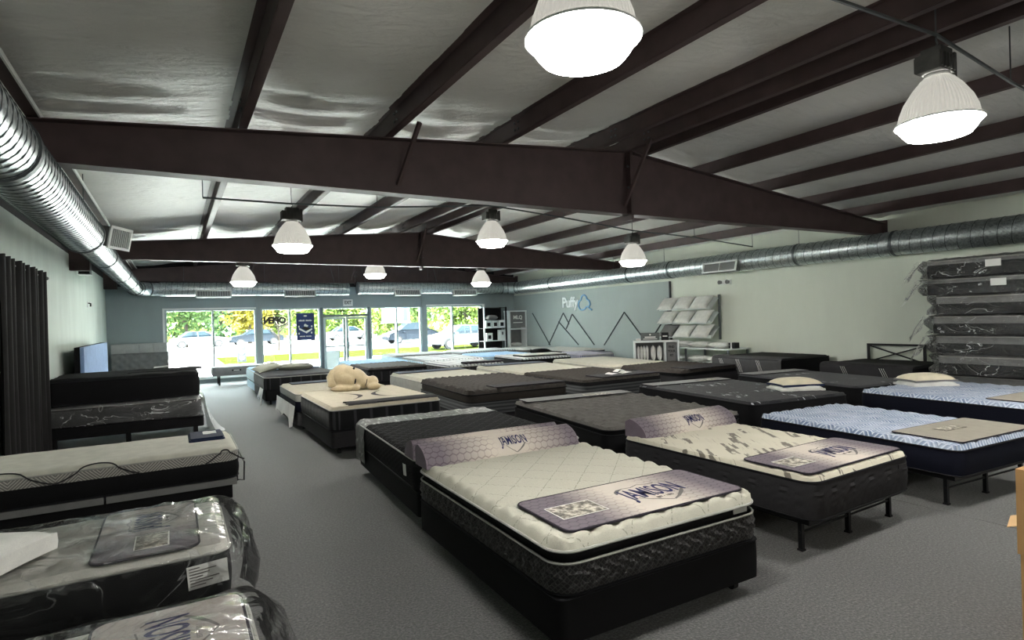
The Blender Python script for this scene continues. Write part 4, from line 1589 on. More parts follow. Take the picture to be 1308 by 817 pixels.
mattress('F5', 'long white mattress with black sides below the mountain strips', (11.02, 15.1), 1.38, 2.6, 0, .30, .70,
         'black_cloth', 'white_knit', 'tape_dark', q_soft(.006), None, .10, None, edge=.06, res=.08, crown=.05)
bed_base('F5', 'black box spring under the long white mattress below the mountain strips', .05)
mattress('G5', 'white mattress at the foot of the slate panel, in front of the display shelf', (11.0, 18.1), 1.4, 1.6, 0, .30, .66,
         'grey_cloth', 'white_knit', 'tape_white', q_soft(.006), None, .10, None, edge=.06, res=.08, crown=.05)
bed_base('G5', 'grey box spring under the white mattress in front of the display shelf', .05, 'dark_grey_cloth')
# beds with their heads on the sage wall
mattress('W1', 'black mattress with white slanting stripes below the X-shaped headboard', (10.88, 5.12), 1.48, 1.62, 0, .36, .75,
         'black_cloth', 'black_cloth', 'tape_dark', q_soft(.004), None, .08, None, edge=.05, res=.08, crown=.03)
bed_base('W1', 'black box spring below the X-shaped headboard', .05)
mattress('W2', 'black mattress with a striped charcoal cover on its foot, by the pillow table', (10.62, 7.42), 1.72, 1.72, 0, .38, .80,
         'black_cloth', 'black_cloth', 'tape_dark', q_soft(.004), None, .08, None, edge=.05, res=.08, crown=.03)
bed_base('W2', 'black box spring under the mattress with the striped charcoal cover', .05)
def foot_cover(label, key, depth, drop, mat='dark_grey_cloth', side=-1, stripes=()):
    """cloth cap that lies over the aisle-side foot of a bed and hangs down its end"""
    b = BEDS[key]
    x0 = b['c'][0] - b['w'] / 2
    t = thing('foot_cover', label, 'foot cover', (x0, b['c'][1], 0))
    l, z1 = b['l'] / 2 + .012, b['z1'] + .006
    def fn(u, v):
        y = -l + 2 * l * u
        s = v * (drop + depth)
        if s < drop:
            return (-.014, y, z1 - .04 - drop + s)
        q = s - drop
        return (-.014 + q, y, z1 - .04 + .046 * math.sin(min(1, q / .08) * PI / 2))
    MB().sheet(fn, 20, 16, .006).build('cover', mat, t)
    for y in stripes:
        for k in range(3):
            MB().bar((-.019, y + k * .035 + .10, z1 - .05), (-.019, y + k * .035, z1 - .05 - drop * .8), .004, .008).build('stripe', 'ink_white', t, False)
    return t
foot_cover('charcoal foot cover with white slanting stripes below the X-shaped headboard', 'W1', .35, .26, 'charcoal', -1, (-.45, .25))
foot_cover('grey foot cover with white slanting stripes, by the pillow table', 'W2', .4, .34, 'dark_grey_cloth', -1, (-.45, .05, .5))
# X-shaped headboard
t = thing('headboard', 'black steel headboard with an X brace against the sage wall', 'headboard', (12.39, 6.12, 0))
for y in (-.52, .52):
    MB().box(-.02, .02, y - .022, y + .022, 0, 1.06).build('post', 'black_metal', t, False)
MB().box(-.018, .018, -.50, .50, 1.02, 1.06).build('top_rail', 'black_metal', t, False)
MB().box(-.018, .018, -.50, .50, .66, .70).build('bottom_rail', 'black_metal', t, False)
MB().bar((0, -.5, .7), (0, .5, 1.02), .026).build('brace', 'black_metal', t, False)
MB().bar((.0, -.5, 1.02), (.0, .5, .7), .024).build('brace', 'black_metal', t, False)

# ---------------------------------------------------------------- pads, bolsters, pillows on the beds
brand_pad('mauve and cream shield pad on the cream pillow-top mattress', bed_point('A1', .03, -.68, .010), -1, 1.38, .58, s=1.22)
bolster('mauve bolster with a shield on the head of the cream pillow-top mattress', bed_point('A1', -.05, .93, -.012), -1, 1.46, .26, .17)
b2 = bolster('mauve bolster with its flat back turned to another bolster, on the black herringbone mattress', bed_point('B1', -.14, -.98, -.012), 178, 1.46, .24, .16)
brand_pad('mauve shield pad on the ivory mattress with taupe dashes', bed_point('A2', .02, -.66, .008), 1, 1.34, .58, s=1.12, x_logo=.12)
bolster('mauve bolster with a shield on the head of the dash-patterned ivory mattress', bed_point('A2', .02, .86, -.010), 1, 1.34, .30, .18)
def plain_pad(label, loc, rot, w, d, mat, card=None, th=.012):
    t = thing('foot_pad', label, 'foot pad', loc, rot)
    slab(w, d, th, .03).build('pad', mat, t)
    piping(w, d, .03, th * .55, th * .5, .001).build('binding', 'binding', t)
    if card:
        MB().box(card[0], card[0] + card[2], card[1], card[1] + card[3], th, th + .002).build('printed_label', 'photo_print', t, False)
    return t
plain_pad('tan pad on the pale blue mattress with steel legs', bed_point('A3', .05, -.72, .008), -4, 1.30, .62, 'tan_pad', (-.25, .02, .36, .13))
plain_pad('tan pad on the pale blue mattress beside the wrapped stack', bed_point('A4', .1, -.72, .008), -4, 1.7, .62, 'tan_pad', (-.25, .02, .36, .13))
plain_pad('plain grey pad across the far end of the tufted mattress', bed_point('B2', -.02, 1.0, .006), -6, 1.78, .34, 'grey_cloth', (.1, -.12, .5, .16))
plain_pad('grey pad across the far end of the pale-flecked black mattress', bed_point('B3', -.02, 1.05, .006), -7, 1.68, .34, 'grey_cloth', (.2, -.1, .4, .12))
plain_pad('grey pad across the far end of the slate mattress', bed_point('B4', -.02, 1.02, .006), -8, 1.44, .36, 'grey_cloth')
plain_pad('charcoal pad on the near end of the umber pillow-top mattress', bed_point('C2', .22, -.96, .006), -3, 1.3, .36, 'charcoal')
plain_pad('charcoal pad on the near end of the small-diamond umber mattress', bed_point('C3', .2, -.74, .006), 0, 1.36, .50, 'charcoal')
plain_pad('flat charcoal pad on the ruffled black mattress', bed_point('C4', .1, -.62, .006), 2, 1.4, .55, 'charcoal')
plain_pad('navy band across the far end of the smooth white mattress', bed_point('D2', 0, .74, .004), 0, 1.60, .48, 'navy_cloth')
plain_pad('navy band across the far end of the ivory dimpled mattress', bed_point('D3', 0, .96, .006), -5, 1.68, .48, 'navy_cloth')
plain_pad('navy band across the far end of the cream mattress behind the plush dog', bed_point('D1', .06, .66, .004), 0, 1.40, .40, 'navy_cloth')
plain_pad('blue pad across the end of the black mattress with olive pillows', bed_point('E1', .2, .82, .004), 0, 1.2, .34, 'sky_blue')
plain_pad('dark blue pad on the foot of the lilac-striped mattress', bed_point('E5', .38, 0, -.006), -8, .34, 1.1, 'navy_cloth')
# white card standing folded on the small-diamond mattress
t = thing('price_card', 'white folded card lying on the charcoal pad of the small-diamond mattress', 'card', bed_point('C3', .16, -.68, .006), 8)
MB().sheet(lambda u, v: (-.28 + .56 * u, -.09 + .18 * v, .02 + .018 * math.sin(u * 9) * (v + .3)), 10, 4, .002).build('sheet', 'paper_white', t)
MB().sheet(lambda u, v: (-.05 + .22 * u, -.02 + .12 * v, .045 + .04 * math.sin(u * PI)), 8, 3, .002).build('folded_sheet', 'paper_white', t)
# beige mattress: dark rolled edge pad
t = thing('rolled_pad', 'charcoal pad rolled along the near edge of the beige mattress', 'foot pad', bed_point('C1', .10, -.90, -.004), 0)
MB().grid(lambda u, v: ((-.66 + 1.32 * u), .16 * math.cos(PI * v) * 1.0, .036 * math.sin(PI * v)), 18, 10).build('cover', 'charcoal', t)
MB().box(-.66, .66, -.16, .16, -.001, .004).build('underside', 'charcoal', t, False)
MB().box(-.25, -.02, -.152, -.145, .004, .02).build('label', 'black_cloth', t, False)
# the wavy brown bands woven into the beige mattress
for x, y, sg in ((-.36, -.05, 1), (.30, -.10, -1)):
    pts = [(x + sg * .22 * math.sin(q * PI), y - .50 + .9 * q) for q in [i / 14 for i in range(15)]]
    m = MB().strip(pts, [.012 + .07 * max(0, math.sin(PI * i / 14)) ** 2 for i in range(15)], .336, .004)
    m.build('woven_band', 'graphite', BEDS['C1']['o'], False)
# silver cover over the far foot of the black herringbone mattress
b = BEDS['B1']
t = thing('foot_cover', 'crumpled silver film cover over the foot of the black herringbone mattress', 'foot cover', (b['c'][0], b['c'][1], 0), b['rot'])
def silver(u, v):
    s = -.60 + u * (b['w'] + 1.1)
    hw = b['w'] / 2 + .02
    y = b['l'] / 2 - .40 + .42 * v
    nzv = .010 * noise.noise(Vector((u * 26, v * 6, 3)))
    z = b['z1'] + .008
    rr = .07
    if s < 0:
        x, zz = -hw, z - rr + s * .62
    elif s > b['w']:
        x, zz = hw, z - rr - (s - b['w']) * .62
    else:
        x = -hw + 2 * hw * s / b['w']
        d = min(s, b['w'] - s)
        zz = z - rr + rr * math.sqrt(max(0, 1 - (1 - min(1, d / rr)) ** 2))
    return (x + (nzv - .004 if s < 0 else 0), y, zz + nzv)
def silver_mat():
    t2 = NT('silver_film')
    f = t2.noise(t2.coord(scale=(5, 1.5, 2)), 4, 4, .6, 1)
    t2.base(t2.ramp(f, [(.38, srgb(70, 70, 69)), (.56, srgb(96, 96, 94)), (.66, srgb(170, 170, 166))]), .5, .0, .35)
    t2.bump(f, .25, .015)
    MATS['silver_film'] = t2.m
silver_mat()
MB().sheet(silver, 60, 8, .004).build('film', 'silver_film', t)
# white paper tag on the herringbone mattress
o = MB().sheet(lambda u, v: (-.05 + .1 * u, .006 * math.sin(u * 3), -.10 * v + .012 * u), 4, 4, .002).build('hang_tag', 'paper_white')
bp = bed_point('B1', -b['w'] / 2 - .03, -.86)
o.location = (bp[0], bp[1], .52)
o.rotation_euler = (0, .2, R(84))
tag(o, 'white paper tag hanging on the side of the black herringbone mattress', 'tag')
# small woven tags on the first-row mattresses
for key, x in (('A1', .58), ('A2', .52)):
    o = MB().box(-.06, .06, -.006, .0, -.016, .016).build('woven_label', 'tape_white' if key == 'A1' else 'ink_dark', BEDS[key]['o'], False)
    o.location = (x, -BEDS[key]['l'] / 2 - (.002 if key == 'A1' else .016), (BEDS[key]['z1'] - BEDS[key]['z0']) - (.075 if key == 'A1' else .09))
# paired foam pillows
def foam_pair(key, x, y, rot, lab1, lab2, w=.62, dd=.42):
    p = bed_point(key, x, y, -.004)
    pillow(lab1, p, rot, w, dd, .12, 'lilac', band='pillow_white', top='pillow_white')
    q = (p[0] + .01, p[1] + .01, p[2] + .062)
    pillow(lab2, q, rot + 4, w * .98, dd * .98, .17, 'pillow_white', band='navy_cloth' if key == 'B3' else 'grey_cloth', top='pillow_cream')
foam_pair('B3', .62, -.62, -28, 'lower white and lilac pillow of the pair on the pale-flecked black mattress', 'upper cream pillow with a navy band on the pale-flecked black mattress', .66, .46)
foam_pair('A4', .20, .78, -30, 'lower white and lilac pillow of the pair on the pale blue mattress', 'upper cream pillow with a grey band on the pale blue mattress', .66, .46)
# olive pillows
pillow('olive grey pillow propped over the aisle edge of the black mattress', bed_point('E1', -.55, .42, .02), 18, .62, .46, .16, 'olive_grey', (R(8), R(-12), R(18)))
pillow('long olive grey pillow lying along the black mattress', bed_point('E1', .10, .48, -.004), -4, .92, .5, .17, 'olive_grey')
# black throw on the white quilted bed
b = BEDS['E3']
plain_pad('black throw folded over the foot of the white quilted mattress', bed_point('E3', .25, -.72, -.004), 0, 1.1, .30, 'charcoal', None, .05)
# rolled topper
t = thing('mattress_topper', 'white topper with black piping lying on the white quilted mattress', 'topper', bed_point('E4', .1, -.35, -.01), -6)
slab(1.4, .8, .07, .06).build('pad', 'white_knit', t)
piping(1.4, .8, .06, .035, .018, .002).build('piping', 'black_cloth', t)
pillow('black pillow on the far side of the white quilted mattress with the topper', bed_point('E4', .62, .55, -.004), 10, .6, .4, .16, 'black_cloth')

# plush dog ------------------------------------------------------------------
def blobs(parts, voxel=.018):
    bm = bmesh.new()
    for (c, s, rot) in parts:
        M = Matrix.Translation(c) @ Matrix.Rotation(rot, 4, 'Y') @ Matrix.Diagonal((*s, 1))
        bmesh.ops.create_icosphere(bm, subdivisions=3, radius=1, matrix=M)
    me = bpy.data.meshes.new('plush')
    bm.to_mesh(me)
    bm.free()
    ob = bpy.data.objects.new('plush', me)
    COL.objects.link(ob)
    md = ob.modifiers.new('r', 'REMESH')
    md.mode = 'VOXEL'
    md.voxel_size = voxel
    sm = ob.modifiers.new('s', 'SMOOTH')
    sm.iterations = 7
    sm.factor = .5
    dg = bpy.context.evaluated_depsgraph_get()
    res = bpy.data.meshes.new_from_object(ob.evaluated_get(dg))
    bpy.data.objects.remove(ob)
    res.shade_smooth()
    return res
t = thing('plush_dog', 'large beige plush dog lying on the beige mattress', 'plush toy', bed_point('C1', .02, .78, -.012), -24)
body = blobs([((-.20, .02, .23), (.21, .24, .225), .1), ((-.02, .02, .20), (.24, .21, .19), .25), ((-.10, -.02, .27), (.16, .17, .16), .3),
              ((.14, .02, .14), (.14, .17, .125), .2), ((.30, .03, .13), (.10, .13, .11), 0), ((.34, -.10, .065), (.12, .07, .065), -.1),
              ((-.16, -.19, .055), (.22, .075, .06), 0), ((.06, -.18, .06), (.07, .07, .06), 0), ((-.10, -.17, .2), (.14, .06, .10), .5), ((.30, .13, .06), (.11, .07, .06), 0)])
body.materials.append(MATS['plush'])
o = bpy.data.objects.new('body', body)
COL.objects.link(o)
o.parent = t
MB().tube([(-.33, -.10, .36), (-.36, -.14, .25), (-.34, -.17, .13), (-.27, -.17, .08)], [.04, .07, .075, .03], 10).build('ear', 'plush', t)
MB().lathe([(0, -.02), (.016, -.012), (.02, 0), (.016, .012), (0, .02)], 10).build('eye', 'rubber', t).location = (.02, -.13, .385)
MB().tube([(.055, -.185, .215), (.05, -.20, .17), (.04, -.205, .13)], [.008, .016, .008], 8).build('nose', 'rubber', t)
MB().tube([(.235, -.135, .20), (.225, -.14, .14), (.20, -.145, .08)], .006, 6).build('mouth_seam', 'rubber', t)

# ---------------------------------------------------------------- left-hand beds, heads on the left wall
def xbed(key, label, x1, y0, w, l, z0, z1, **kw):
    """bed whose foot points to the aisle: x1 is its foot, y0 its near side"""
    return mattress(key, label, (x1, y0), w, l, 90, z0, z1, **kw)
xbed('L1', 'grey plastic-wrapped mattress under the thick black one by the left wall', .36, 11.0, 1.55, 2.06, .33, .63, side='dark_grey_cloth', top='grey_cloth', quilt=q_soft(.006), r=.10, crown=.03, res=.08)
bed_base('L1', 'black platform under the stacked mattresses by the left wall', .16, 'black_base', -.03, 'block')
xbed('L1b', 'thick black mattress on top of the plastic-wrapped one by the left wall', .34, 11.02, 1.52, 2.04, .665, 1.07, side='black_cloth', top='black_cloth', quilt=q_soft(.014), r=.12, crown=.05, edge=.09, res=.06)
film_wrap('clear film round the grey mattress by the left wall', (-.67, 11.775, .345), 90, 1.57, 2.08, .29, .10, 'film_light', 3, .02,
          lambda x, y, t: .10 * max(0, (-y - .6)) * (1 - t))
t = thing('film_tail', 'loose film spilling to the carpet from the stacked mattresses by the left wall', 'plastic wrap', (.40, 11.05, 0))
MB().sheet(lambda u, v: (.02 + .30 * v ** 1.5 * (.6 + .4 * math.sin(u * 5)), .05 + .9 * u + .1 * math.sin(v * 5), .60 * (1 - v) ** 1.3 + .012 + .01 * math.sin(u * 20)), 16, 10, .002).build('film', 'film_pale', t)
# rumpled cloth and envelope on the thick black mattress
t = thing('dark_cloth', 'rumpled black cloth with white paper on the thick black mattress', 'cloth', bed_point('L1b', .1, -.55, -.006), 0)
MB().sheet(lambda u, v: (-.55 + 1.1 * u, -.35 + .7 * v, .012 + .03 * abs(noise.noise(Vector((u * 4, v * 4, 5))))), 16, 12, .006).build('cloth', 'black_cloth', t)
MB().sheet(lambda u, v: (-.2 + .3 * u, .1 + .42 * v, .045 + .02 * u), 4, 4, .003).build('paper', 'paper_white', t)
xbed('L2', 'cream mattress with zigzag border and black sides on an adjustable base', .52, 6.36, 1.12, 2.22, .30, .605, side='black_cloth', top='cream_bright', tape='tape_white', quilt=q_soft(.005), r=.12, crown=.04, cap=.09, capmat='zigzag_cream', edge=.09, res=.05)
# dark wave line woven across the border of that mattress
b = BEDS['L2']
t = BEDS['L2']['o']
m = MB()
def wave_line(y0, span, amp):
    """a dark line that climbs the zigzag border, runs over the edge and comes back down"""
    pts = []
    for i in range(25):
        q = i / 24
        z = .182 + amp * math.sin(PI * q) ** 1.6
        x = -b['w'] / 2 - .013
        if z > .262:
            dd = min(.088, (z - .262) * 1.3)
            x, z = -b['w'] / 2 - .006 + dd, .268 + .04 * math.sqrt(max(0, 1 - (1 - dd / .09) ** 2))
        pts.append((x, y0 + span * q, z))
    return MB().tube(pts, .007, 5)
for y0, span, amp in ((-.28, .62, .12), (.34, .80, .14), (-1.16, .34, .09)):
    wave_line(y0, span, amp).build('woven_line', 'ink_dark', t)
t = thing('adjustable_bed', 'grey and black adjustable bed under the cream zigzag mattress, with a wire stop', 'bed base', (b['c'][0], b['c'][1], 0), 90)
w, l = b['w'], b['l']
MB().box(-w / 2 + .01, w / 2 - .01, -l / 2 + .02, -.02, .235, .298).build('foot_deck', 'grey_cloth', t, False)
MB().box(-w / 2 + .01, w / 2 - .01, .0, l / 2 - .02, .235, .298).build('head_deck', 'grey_cloth', t, False)
MB().box(-w / 2 + .04, w / 2 - .04, -l / 2 + .06, l / 2 - .06, .10, .234).build('frame', 'black_base', t, False)
for sx in (-1, 1):
    for sy in (-1, 1):
        MB().box(sx * (w / 2 - .1) - .03, sx * (w / 2 - .1) + .03, sy * (l / 2 - .2) - .03, sy * (l / 2 - .2) + .03, 0, .10).build('leg', 'black_metal', t, False)
MB().tube([(-w * .32, -l / 2 + .03, .24), (-w * .32, -l / 2 - .06, .22), (-w * .30, -l / 2 - .07, .40), (w * .30, -l / 2 - .07, .40), (w * .32, -l / 2 - .06, .22), (w * .32, -l / 2 + .03, .24)], .008, 6).build('mattress_stop', 'black_metal', t)
MB().box(w / 2 - .25, w / 2 - .02, -l / 2 - .06, -l / 2 + .1, .06, .13).build('foot_rail', 'black_metal', t, False)
# navy folded flag-like cloth
t = thing('folded_cloth', 'folded navy cloth with a white printed mark on the cream zigzag mattress', 'cloth', bed_point('L2', .22, -.86, -.004), 90)
def slabz(w, d, z, th):
    m = slab(w, d, th, .02)
    m.v = [(x, y, zz + z) for x, y, zz in m.v]
    return m
slabz(.50, .34, 0, .02).build('lower_fold', 'navy_cloth', t)
slabz(.47, .31, .02, .018).build('upper_fold', 'navy_cloth', t)
MB().sheet(lambda u, v: (-.02 + .19 * u, -.10 + .13 * v, .041 + .002 * math.sin(u * 9 + v * 7)), 8, 6, .001).build('printed_mark', 'paper_white', t)
# wrapped mattresses in the left foreground
xbed('L3', 'cream-topped black mattress in clear film with a shield pad, beside a white pillow', .23, 3.50, .96, 1.93, .30, .625, side='black_cloth', top='white_knit', tape='tape_white', quilt=q_soft(.006), r=.09, crown=.035, edge=.05, res=.05)
bed_base('L3', 'black box spring under the film-wrapped mattress beside the white pillow', .06)
xbed('L4', 'cream-topped black mattress in clear film, its pad showing large letters', .24, 1.86, .96, 1.93, .30, .625, side='black_cloth', top='white_knit', tape='tape_white', quilt=q_soft(.006), r=.09, crown=.035, edge=.05, res=.05)
bed_base('L4', 'black box spring under the film-wrapped mattress with the large letters', .06)
brand_pad('grey shield pad under film on the wrapped mattress beside the white pillow', bed_point('L3', -.0, -.58, .006), 90, .90, .48, 'pad_plain', s=.92, x_logo=.16, x_photo=-.40)
brand_pad('pale shield pad under film with large letters on the wrapped mattress', bed_point('L4', .03, -.68, .006), 90, .86, .52, 'pad_plain', s=1.0, x_logo=.18, x_photo=-.40)
def flare3(x, y, t):
    e = max(0, (-y - .86)) / .16
    return .13 * min(1, e) * (.3 + .9 * (1 - abs(t - .45))) * (.6 + .6 * abs(math.sin(x * 7)))
film_wrap('clear film bag with a flared end round the mattress beside the white pillow', (BEDS['L3']['c'][0], BEDS['L3']['c'][1], .24), 90, .97, 1.93, .385, .09, 'film', 0, .03, flare3)
film_wrap('clear film bag round the mattress with the large letters', (BEDS['L4']['c'][0], BEDS['L4']['c'][1], .24), 90, .97, 1.93, .385, .09, 'film', 9, .03, flare3)
# label under the film
o = MB().box(-.095, .095, -.002, .002, -.06, .06).build('law_label', 'paper_white')
o.location = (.12, 3.462, .50)
o.rotation_euler = (0, R(-4), 0)
tag(o, 'white printed law label on the side of the wrapped mattress beside the pillow', 'label')
lb = MB()
for k in range(7):
    lb.box(-.085, -.085 + .05 + .11 * ((k * 37) % 10) / 10, -.0035, -.0022, .045 - k * .015, .050 - k * .015)
lb.build('printed_lines', 'ink_grey', o, False)['kind'] = 'stuff'
pillow('white foam pillow on the film-wrapped mattress beside the shield pad', (-.90, 3.68, .66), 62, .62, .44, .10, 'pillow_white', band='pillow_white', top='pillow_white', g=.085)
# torn wrap on the cream and navy mattress
t = thing('torn_wrap', 'torn white wrap hanging along the cream and navy mattress', 'plastic wrap', (1.735, 10.25, 0))
MB().sheet(lambda u, v: (-.015 - .05 * v * (1 + .5 * math.sin(u * 17)), .05 + 1.95 * u, .42 - .20 * v - .13 * v * (u < .08) - .08 * v * abs(math.sin(u * 8))), 40, 8, .003).build('strip', 'pillow_white', t)
t = thing('torn_wrap', 'torn white wrap hanging along the black mattress with olive pillows', 'plastic wrap', (1.69, 13.95, 0))
MB().sheet(lambda u, v: (-.015 - .05 * v * (1 + .5 * math.sin(u * 15)), .0 + .55 * u, .38 - .16 * v - .12 * v * (u < .4) - .08 * v * abs(math.sin(u * 8))), 40, 8, .003).build('strip', 'pillow_white', t)

# ---------------------------------------------------------------- stack of wrapped mattresses on the right
SK = [(.02, .335), (.345, .66), (.67, .985), (.995, 1.31), (1.32, 1.635), (1.645, 1.96), (1.97, 2.25), (2.26, 2.56)]
words = ['lowest', 'second', 'third', 'fourth', 'fifth', 'sixth', 'seventh', 'topmost']
for k, (a, b_) in enumerate(SK):
    dx, dy = (.05 * math.sin(k * 2.3), .05 * math.cos(k * 1.7))
    if k > 5:
        dx, dy = -.02, .10
    mattress('S%d' % k, 'film-wrapped black and grey mattress, %s of the stack by the sage wall' % words[k], (11.04 + dx, 2.86 + dy), 1.34, 1.98, 0, a, b_,
             'black_cloth', 'grey_cloth', 'tape_white', q_soft(.006), None, .10, None, edge=.06, res=.1, ds=.1, cap=.11 if k < 6 else .06, capmat='grey_cloth', crown=.03, group='mattress stack by the sage wall')
    film_wrap('wrinkled clear film round the %s mattress of the stack' % words[k], (11.04 + dx + .67, 2.86 + dy + .99, a), 0, 1.35, 1.99, b_ - a - .004, .10, 'film_light', k * 5, .030,
              lambda x, y, t, k=k: .10 * max(0, (y - .75)) / .25 * abs(math.sin(t * 9 + k)) * (x < .3), rise=.004)
    # film tails
    if k in (1, 3, 4, 6, 7):
        tl = thing('film_tail', 'loose film tail hanging from the %s mattress of the stack' % words[k], 'plastic wrap', (11.04 + dx, 2.86 + dy + 1.95, b_ - .02))
        MB().sheet(lambda u, v, k=k: (-.04 - .20 * v * (1 + .3 * math.sin(u * 7 + k)) + .02 * math.sin(v * 9), .02 + .16 * u + .12 * v, -.42 * v * (.6 + .4 * u) + .02 * math.sin(u * 12)), 10, 12, .002).build('film', 'film_light', tl)
for k, y in ((7, 3.98), (6, 3.92)):
    a, b_ = SK[k]
    o = MB().box(-.002, .002, -.10, .10, -.055, .055).build('law_label', 'paper_white')
    o.location = (10.965, y, (a + b_) / 2 + .03)
    tag(o, 'white law label on the %s mattress of the stack' % words[k], 'label')

# ---------------------------------------------------------------- by the window wall, left corner
t = thing('headboard', 'blue upholstered headboard of three tall panels against the left wall', 'headboard', (-1.58, 12.95, 0))
MB().box(.02, .10, 0, 4.3, 0, 1.5).build('back_board', 'black_cloth', t, False)
for k in range(3):
    m = wall_band(1.40, 1.44, .05, 0, .06, .0, 2, None, .3, True, True)
    o = m.build('panel', 'headboard_blue', t)
    o.matrix_local = Matrix.Translation((.10, .74 + k * 1.42, .80)) @ Matrix.Rotation(PI / 2, 4, 'Y')
t = thing('headboard', 'pale grey panelled headboard under the window wall, behind the tufted one', 'headboard', (-.92, 20.98, 0))
MB().box(-.72, .72, -.02, .06, 0, 1.36).build('back_board', 'headboard_pale', t, False)
for k in range(4):
    m = slab(.345, .40, .05, .03)
    o = m.build('panel', 'headboard_pale', t)
    o.matrix_local = Matrix.Translation((-.54 + .36 * k, -.02, 1.15)) @ Matrix.Rotation(PI / 2, 4, 'X')
t = thing('headboard', 'grey button-tufted headboard standing before the pale panelled one', 'headboard', (-.90, 20.78, 0))
def tufted(u, v):
    x, z = -.72 + 1.44 * u, .05 + 1.02 * v
    a = abs(((x + z) / .24) % 1 - .5) * 2
    c = abs(((x - z) / .24) % 1 - .5) * 2
    return (x, -.06 + .04 * (1 - min(a, 1) * min(c, 1)), z)
MB().grid(tufted, 60, 44).build('tufted_face', 'headboard_grey', t)
MB().box(-.73, .73, -.015, .05, 0, 1.08).build('back_board', 'headboard_grey', t, False)
# grey adjustable bed by the first window
t = thing('adjustable_bed', 'grey upholstered adjustable bed on black legs by the first window', 'bed base', (1.72, 20.15, 0))
m = wall_band(1.5, .86, .08, .30, .56, .02, 5, None, .1, True, True)
m.build('deck', 'grey_cloth', t)
for sx in (-1, 1):
    for sy in (-1, 1):
        MB().tube([(sx * .56, sy * .28, 0), (sx * .56, sy * .28, .29)], .03, 10).build('leg', 'black_metal', t)
o = MB().box(-.22, .04, -.456, -.440, .43, .48).build('badge', 'sign_black', t, False)
MB().box(-.17, -.01, -.4575, -.456, .446, .464).build('badge_mark', 'ink_white', o, False)

# ---------------------------------------------------------------- left wall
t = thing('curtain', 'dark grey gathered curtain hanging on a rod on the left wall', 'curtain', (XL + .12, 9.6, 0))
def drape(u, v):
    y = -1.4 + 2.62 * u
    return (.045 * math.sin(u * 62 + .5 * math.sin(v * 3)) + .012 * math.sin(u * 23), y + .01 * math.sin(v * 6 + u * 9), 2.66 - 2.6 * v + .012 * math.sin(u * 62))
MB().sheet(drape, 150, 14, .006).build('cloth', 'curtain', t)
r_ = MB().tube([(0, -1.5, 2.60), (0, 1.38, 2.60)], .014, 10).build('rod', 'grey_metal', t)
MB().lathe([(0, -.03), (.025, -.02), (.032, 0), (.025, .02), (0, .03)], 12).build('finial', 'grey_metal', r_).location = (0, 1.40, 2.60)
MB().box(-.12, .0, 1.26, 1.29, 2.585, 2.615).build('bracket', 'grey_metal', r_, False)
t = thing('wall_speaker', 'small dark speaker on a bracket high on the left wall', 'speaker', (XL, 15.1, 3.0))
MB().box(.06, .26, -.15, .15, -.02, .27).build('cabinet', 'sign_grey', t, False)
MB().box(.07, .25, -.158, -.15, -.01, .26).build('grille', 'sign_black', t, False)
MB().box(0, .06, -.03, .03, .08, .14).build('bracket', 'white_metal', t, False)
MB().box(.05, .27, -.16, .15, -.03, -.018).build('bottom_trim', 'white_metal', t, False)
t = thing('wall_hook', 'small dark hook on the left wall below the duct', 'hook', (XL, 16.9, 2.42))
MB().box(0, .012, -.06, .06, -.07, .07).build('plate', 'white_metal', t, False)
MB().tube([(.012, 0, .03), (.06, 0, .02), (.06, 0, -.05)], .016, 8).build('peg', 'sign_black', t)

# ---------------------------------------------------------------- window wall signs
t = thing('exit_sign', 'white exit sign with black letters above the entrance doors', 'sign', (5.45, YF - .03, 2.53))
MB().box(-.17, .17, -.03, .03, -.12, .12).build('case', 'white_metal', t, False)
vs, fs = text_geo('EXIT', .17, .72, .001, .004)
MB().add(vs, fs, Matrix.Translation((0, -.032, 0)) @ Matrix.Rotation(PI / 2, 4, 'X')).build('lettering', 'sign_black', t, False)
t = thing('open_sign', 'unlit oval open sign seen from behind, hanging in the window', 'sign', (2.97, YF + .02, 1.95))
m = MB()
pts = [(.43 * math.cos(2 * PI * i / 40), 0, .21 * math.sin(2 * PI * i / 40)) for i in range(41)]
m.tube(pts, .016, 6, False)
m.build('oval_tube', 'neon_off', t)
vs, fs = text_geo('OPEN', .30, .9, .012, .02)
M = Matrix.Translation((0, 0, 0)) @ Matrix.Rotation(PI / 2, 4, 'X')
MB().add([(-x, y, z) for x, y, z in vs], fs, M).build('letter_tubes', 'neon_off', t, False)
MB().tube([(-.25, 0, .18), (-.25, 0, .40)], .004, 5).build('wire', 'neon_off', t)
MB().tube([(.25, 0, .18), (.25, 0, .40)], .004, 5).build('wire', 'neon_off', t)
t = thing('window_poster', 'navy blue poster with a bed picture hung in the window', 'poster', (3.97, YF + .03, 1.72))
MB().box(-.30, .30, -.004, .004, -.47, .47).build('board', 'poster_blue', t, False)
m = MB()
m.lathe([(.0, 0), (.05, 0), (.05, .001), (0, .001)], 16)
o = m.build('emblem', 'ink_white', t)
o.matrix_local = Matrix.Translation((0, -.006, .37)) @ Matrix.Rotation(PI / 2, 4, 'X') @ Matrix.Diagonal((1.2, .6, 1, 1))
for z, h, w0 in ((.21, .055, .44), (-.34, .03, .40)):
    m = MB()
    n = 13
    for k in range(n):
        if k == 6:
            continue
        x = -w0 / 2 + w0 * k / n
        m.box(x, x + w0 / n * .74, -.0065, -.0045, z - h / 2, z + h / 2 * (.6 + .4 * ((k * 7) % 3 > 0)))
    m.build('printed_line', 'ink_white', t, False)['kind'] = 'stuff'
m = MB()
m.prism([(-.22, -.10), (.03, -.24), (.22, -.12), (.22, -.06), (.0, -.17), (-.22, -.03)], 'y', -.0065, -.0045)
m.build('printed_bed', 'ink_white', t, False)
m = MB()
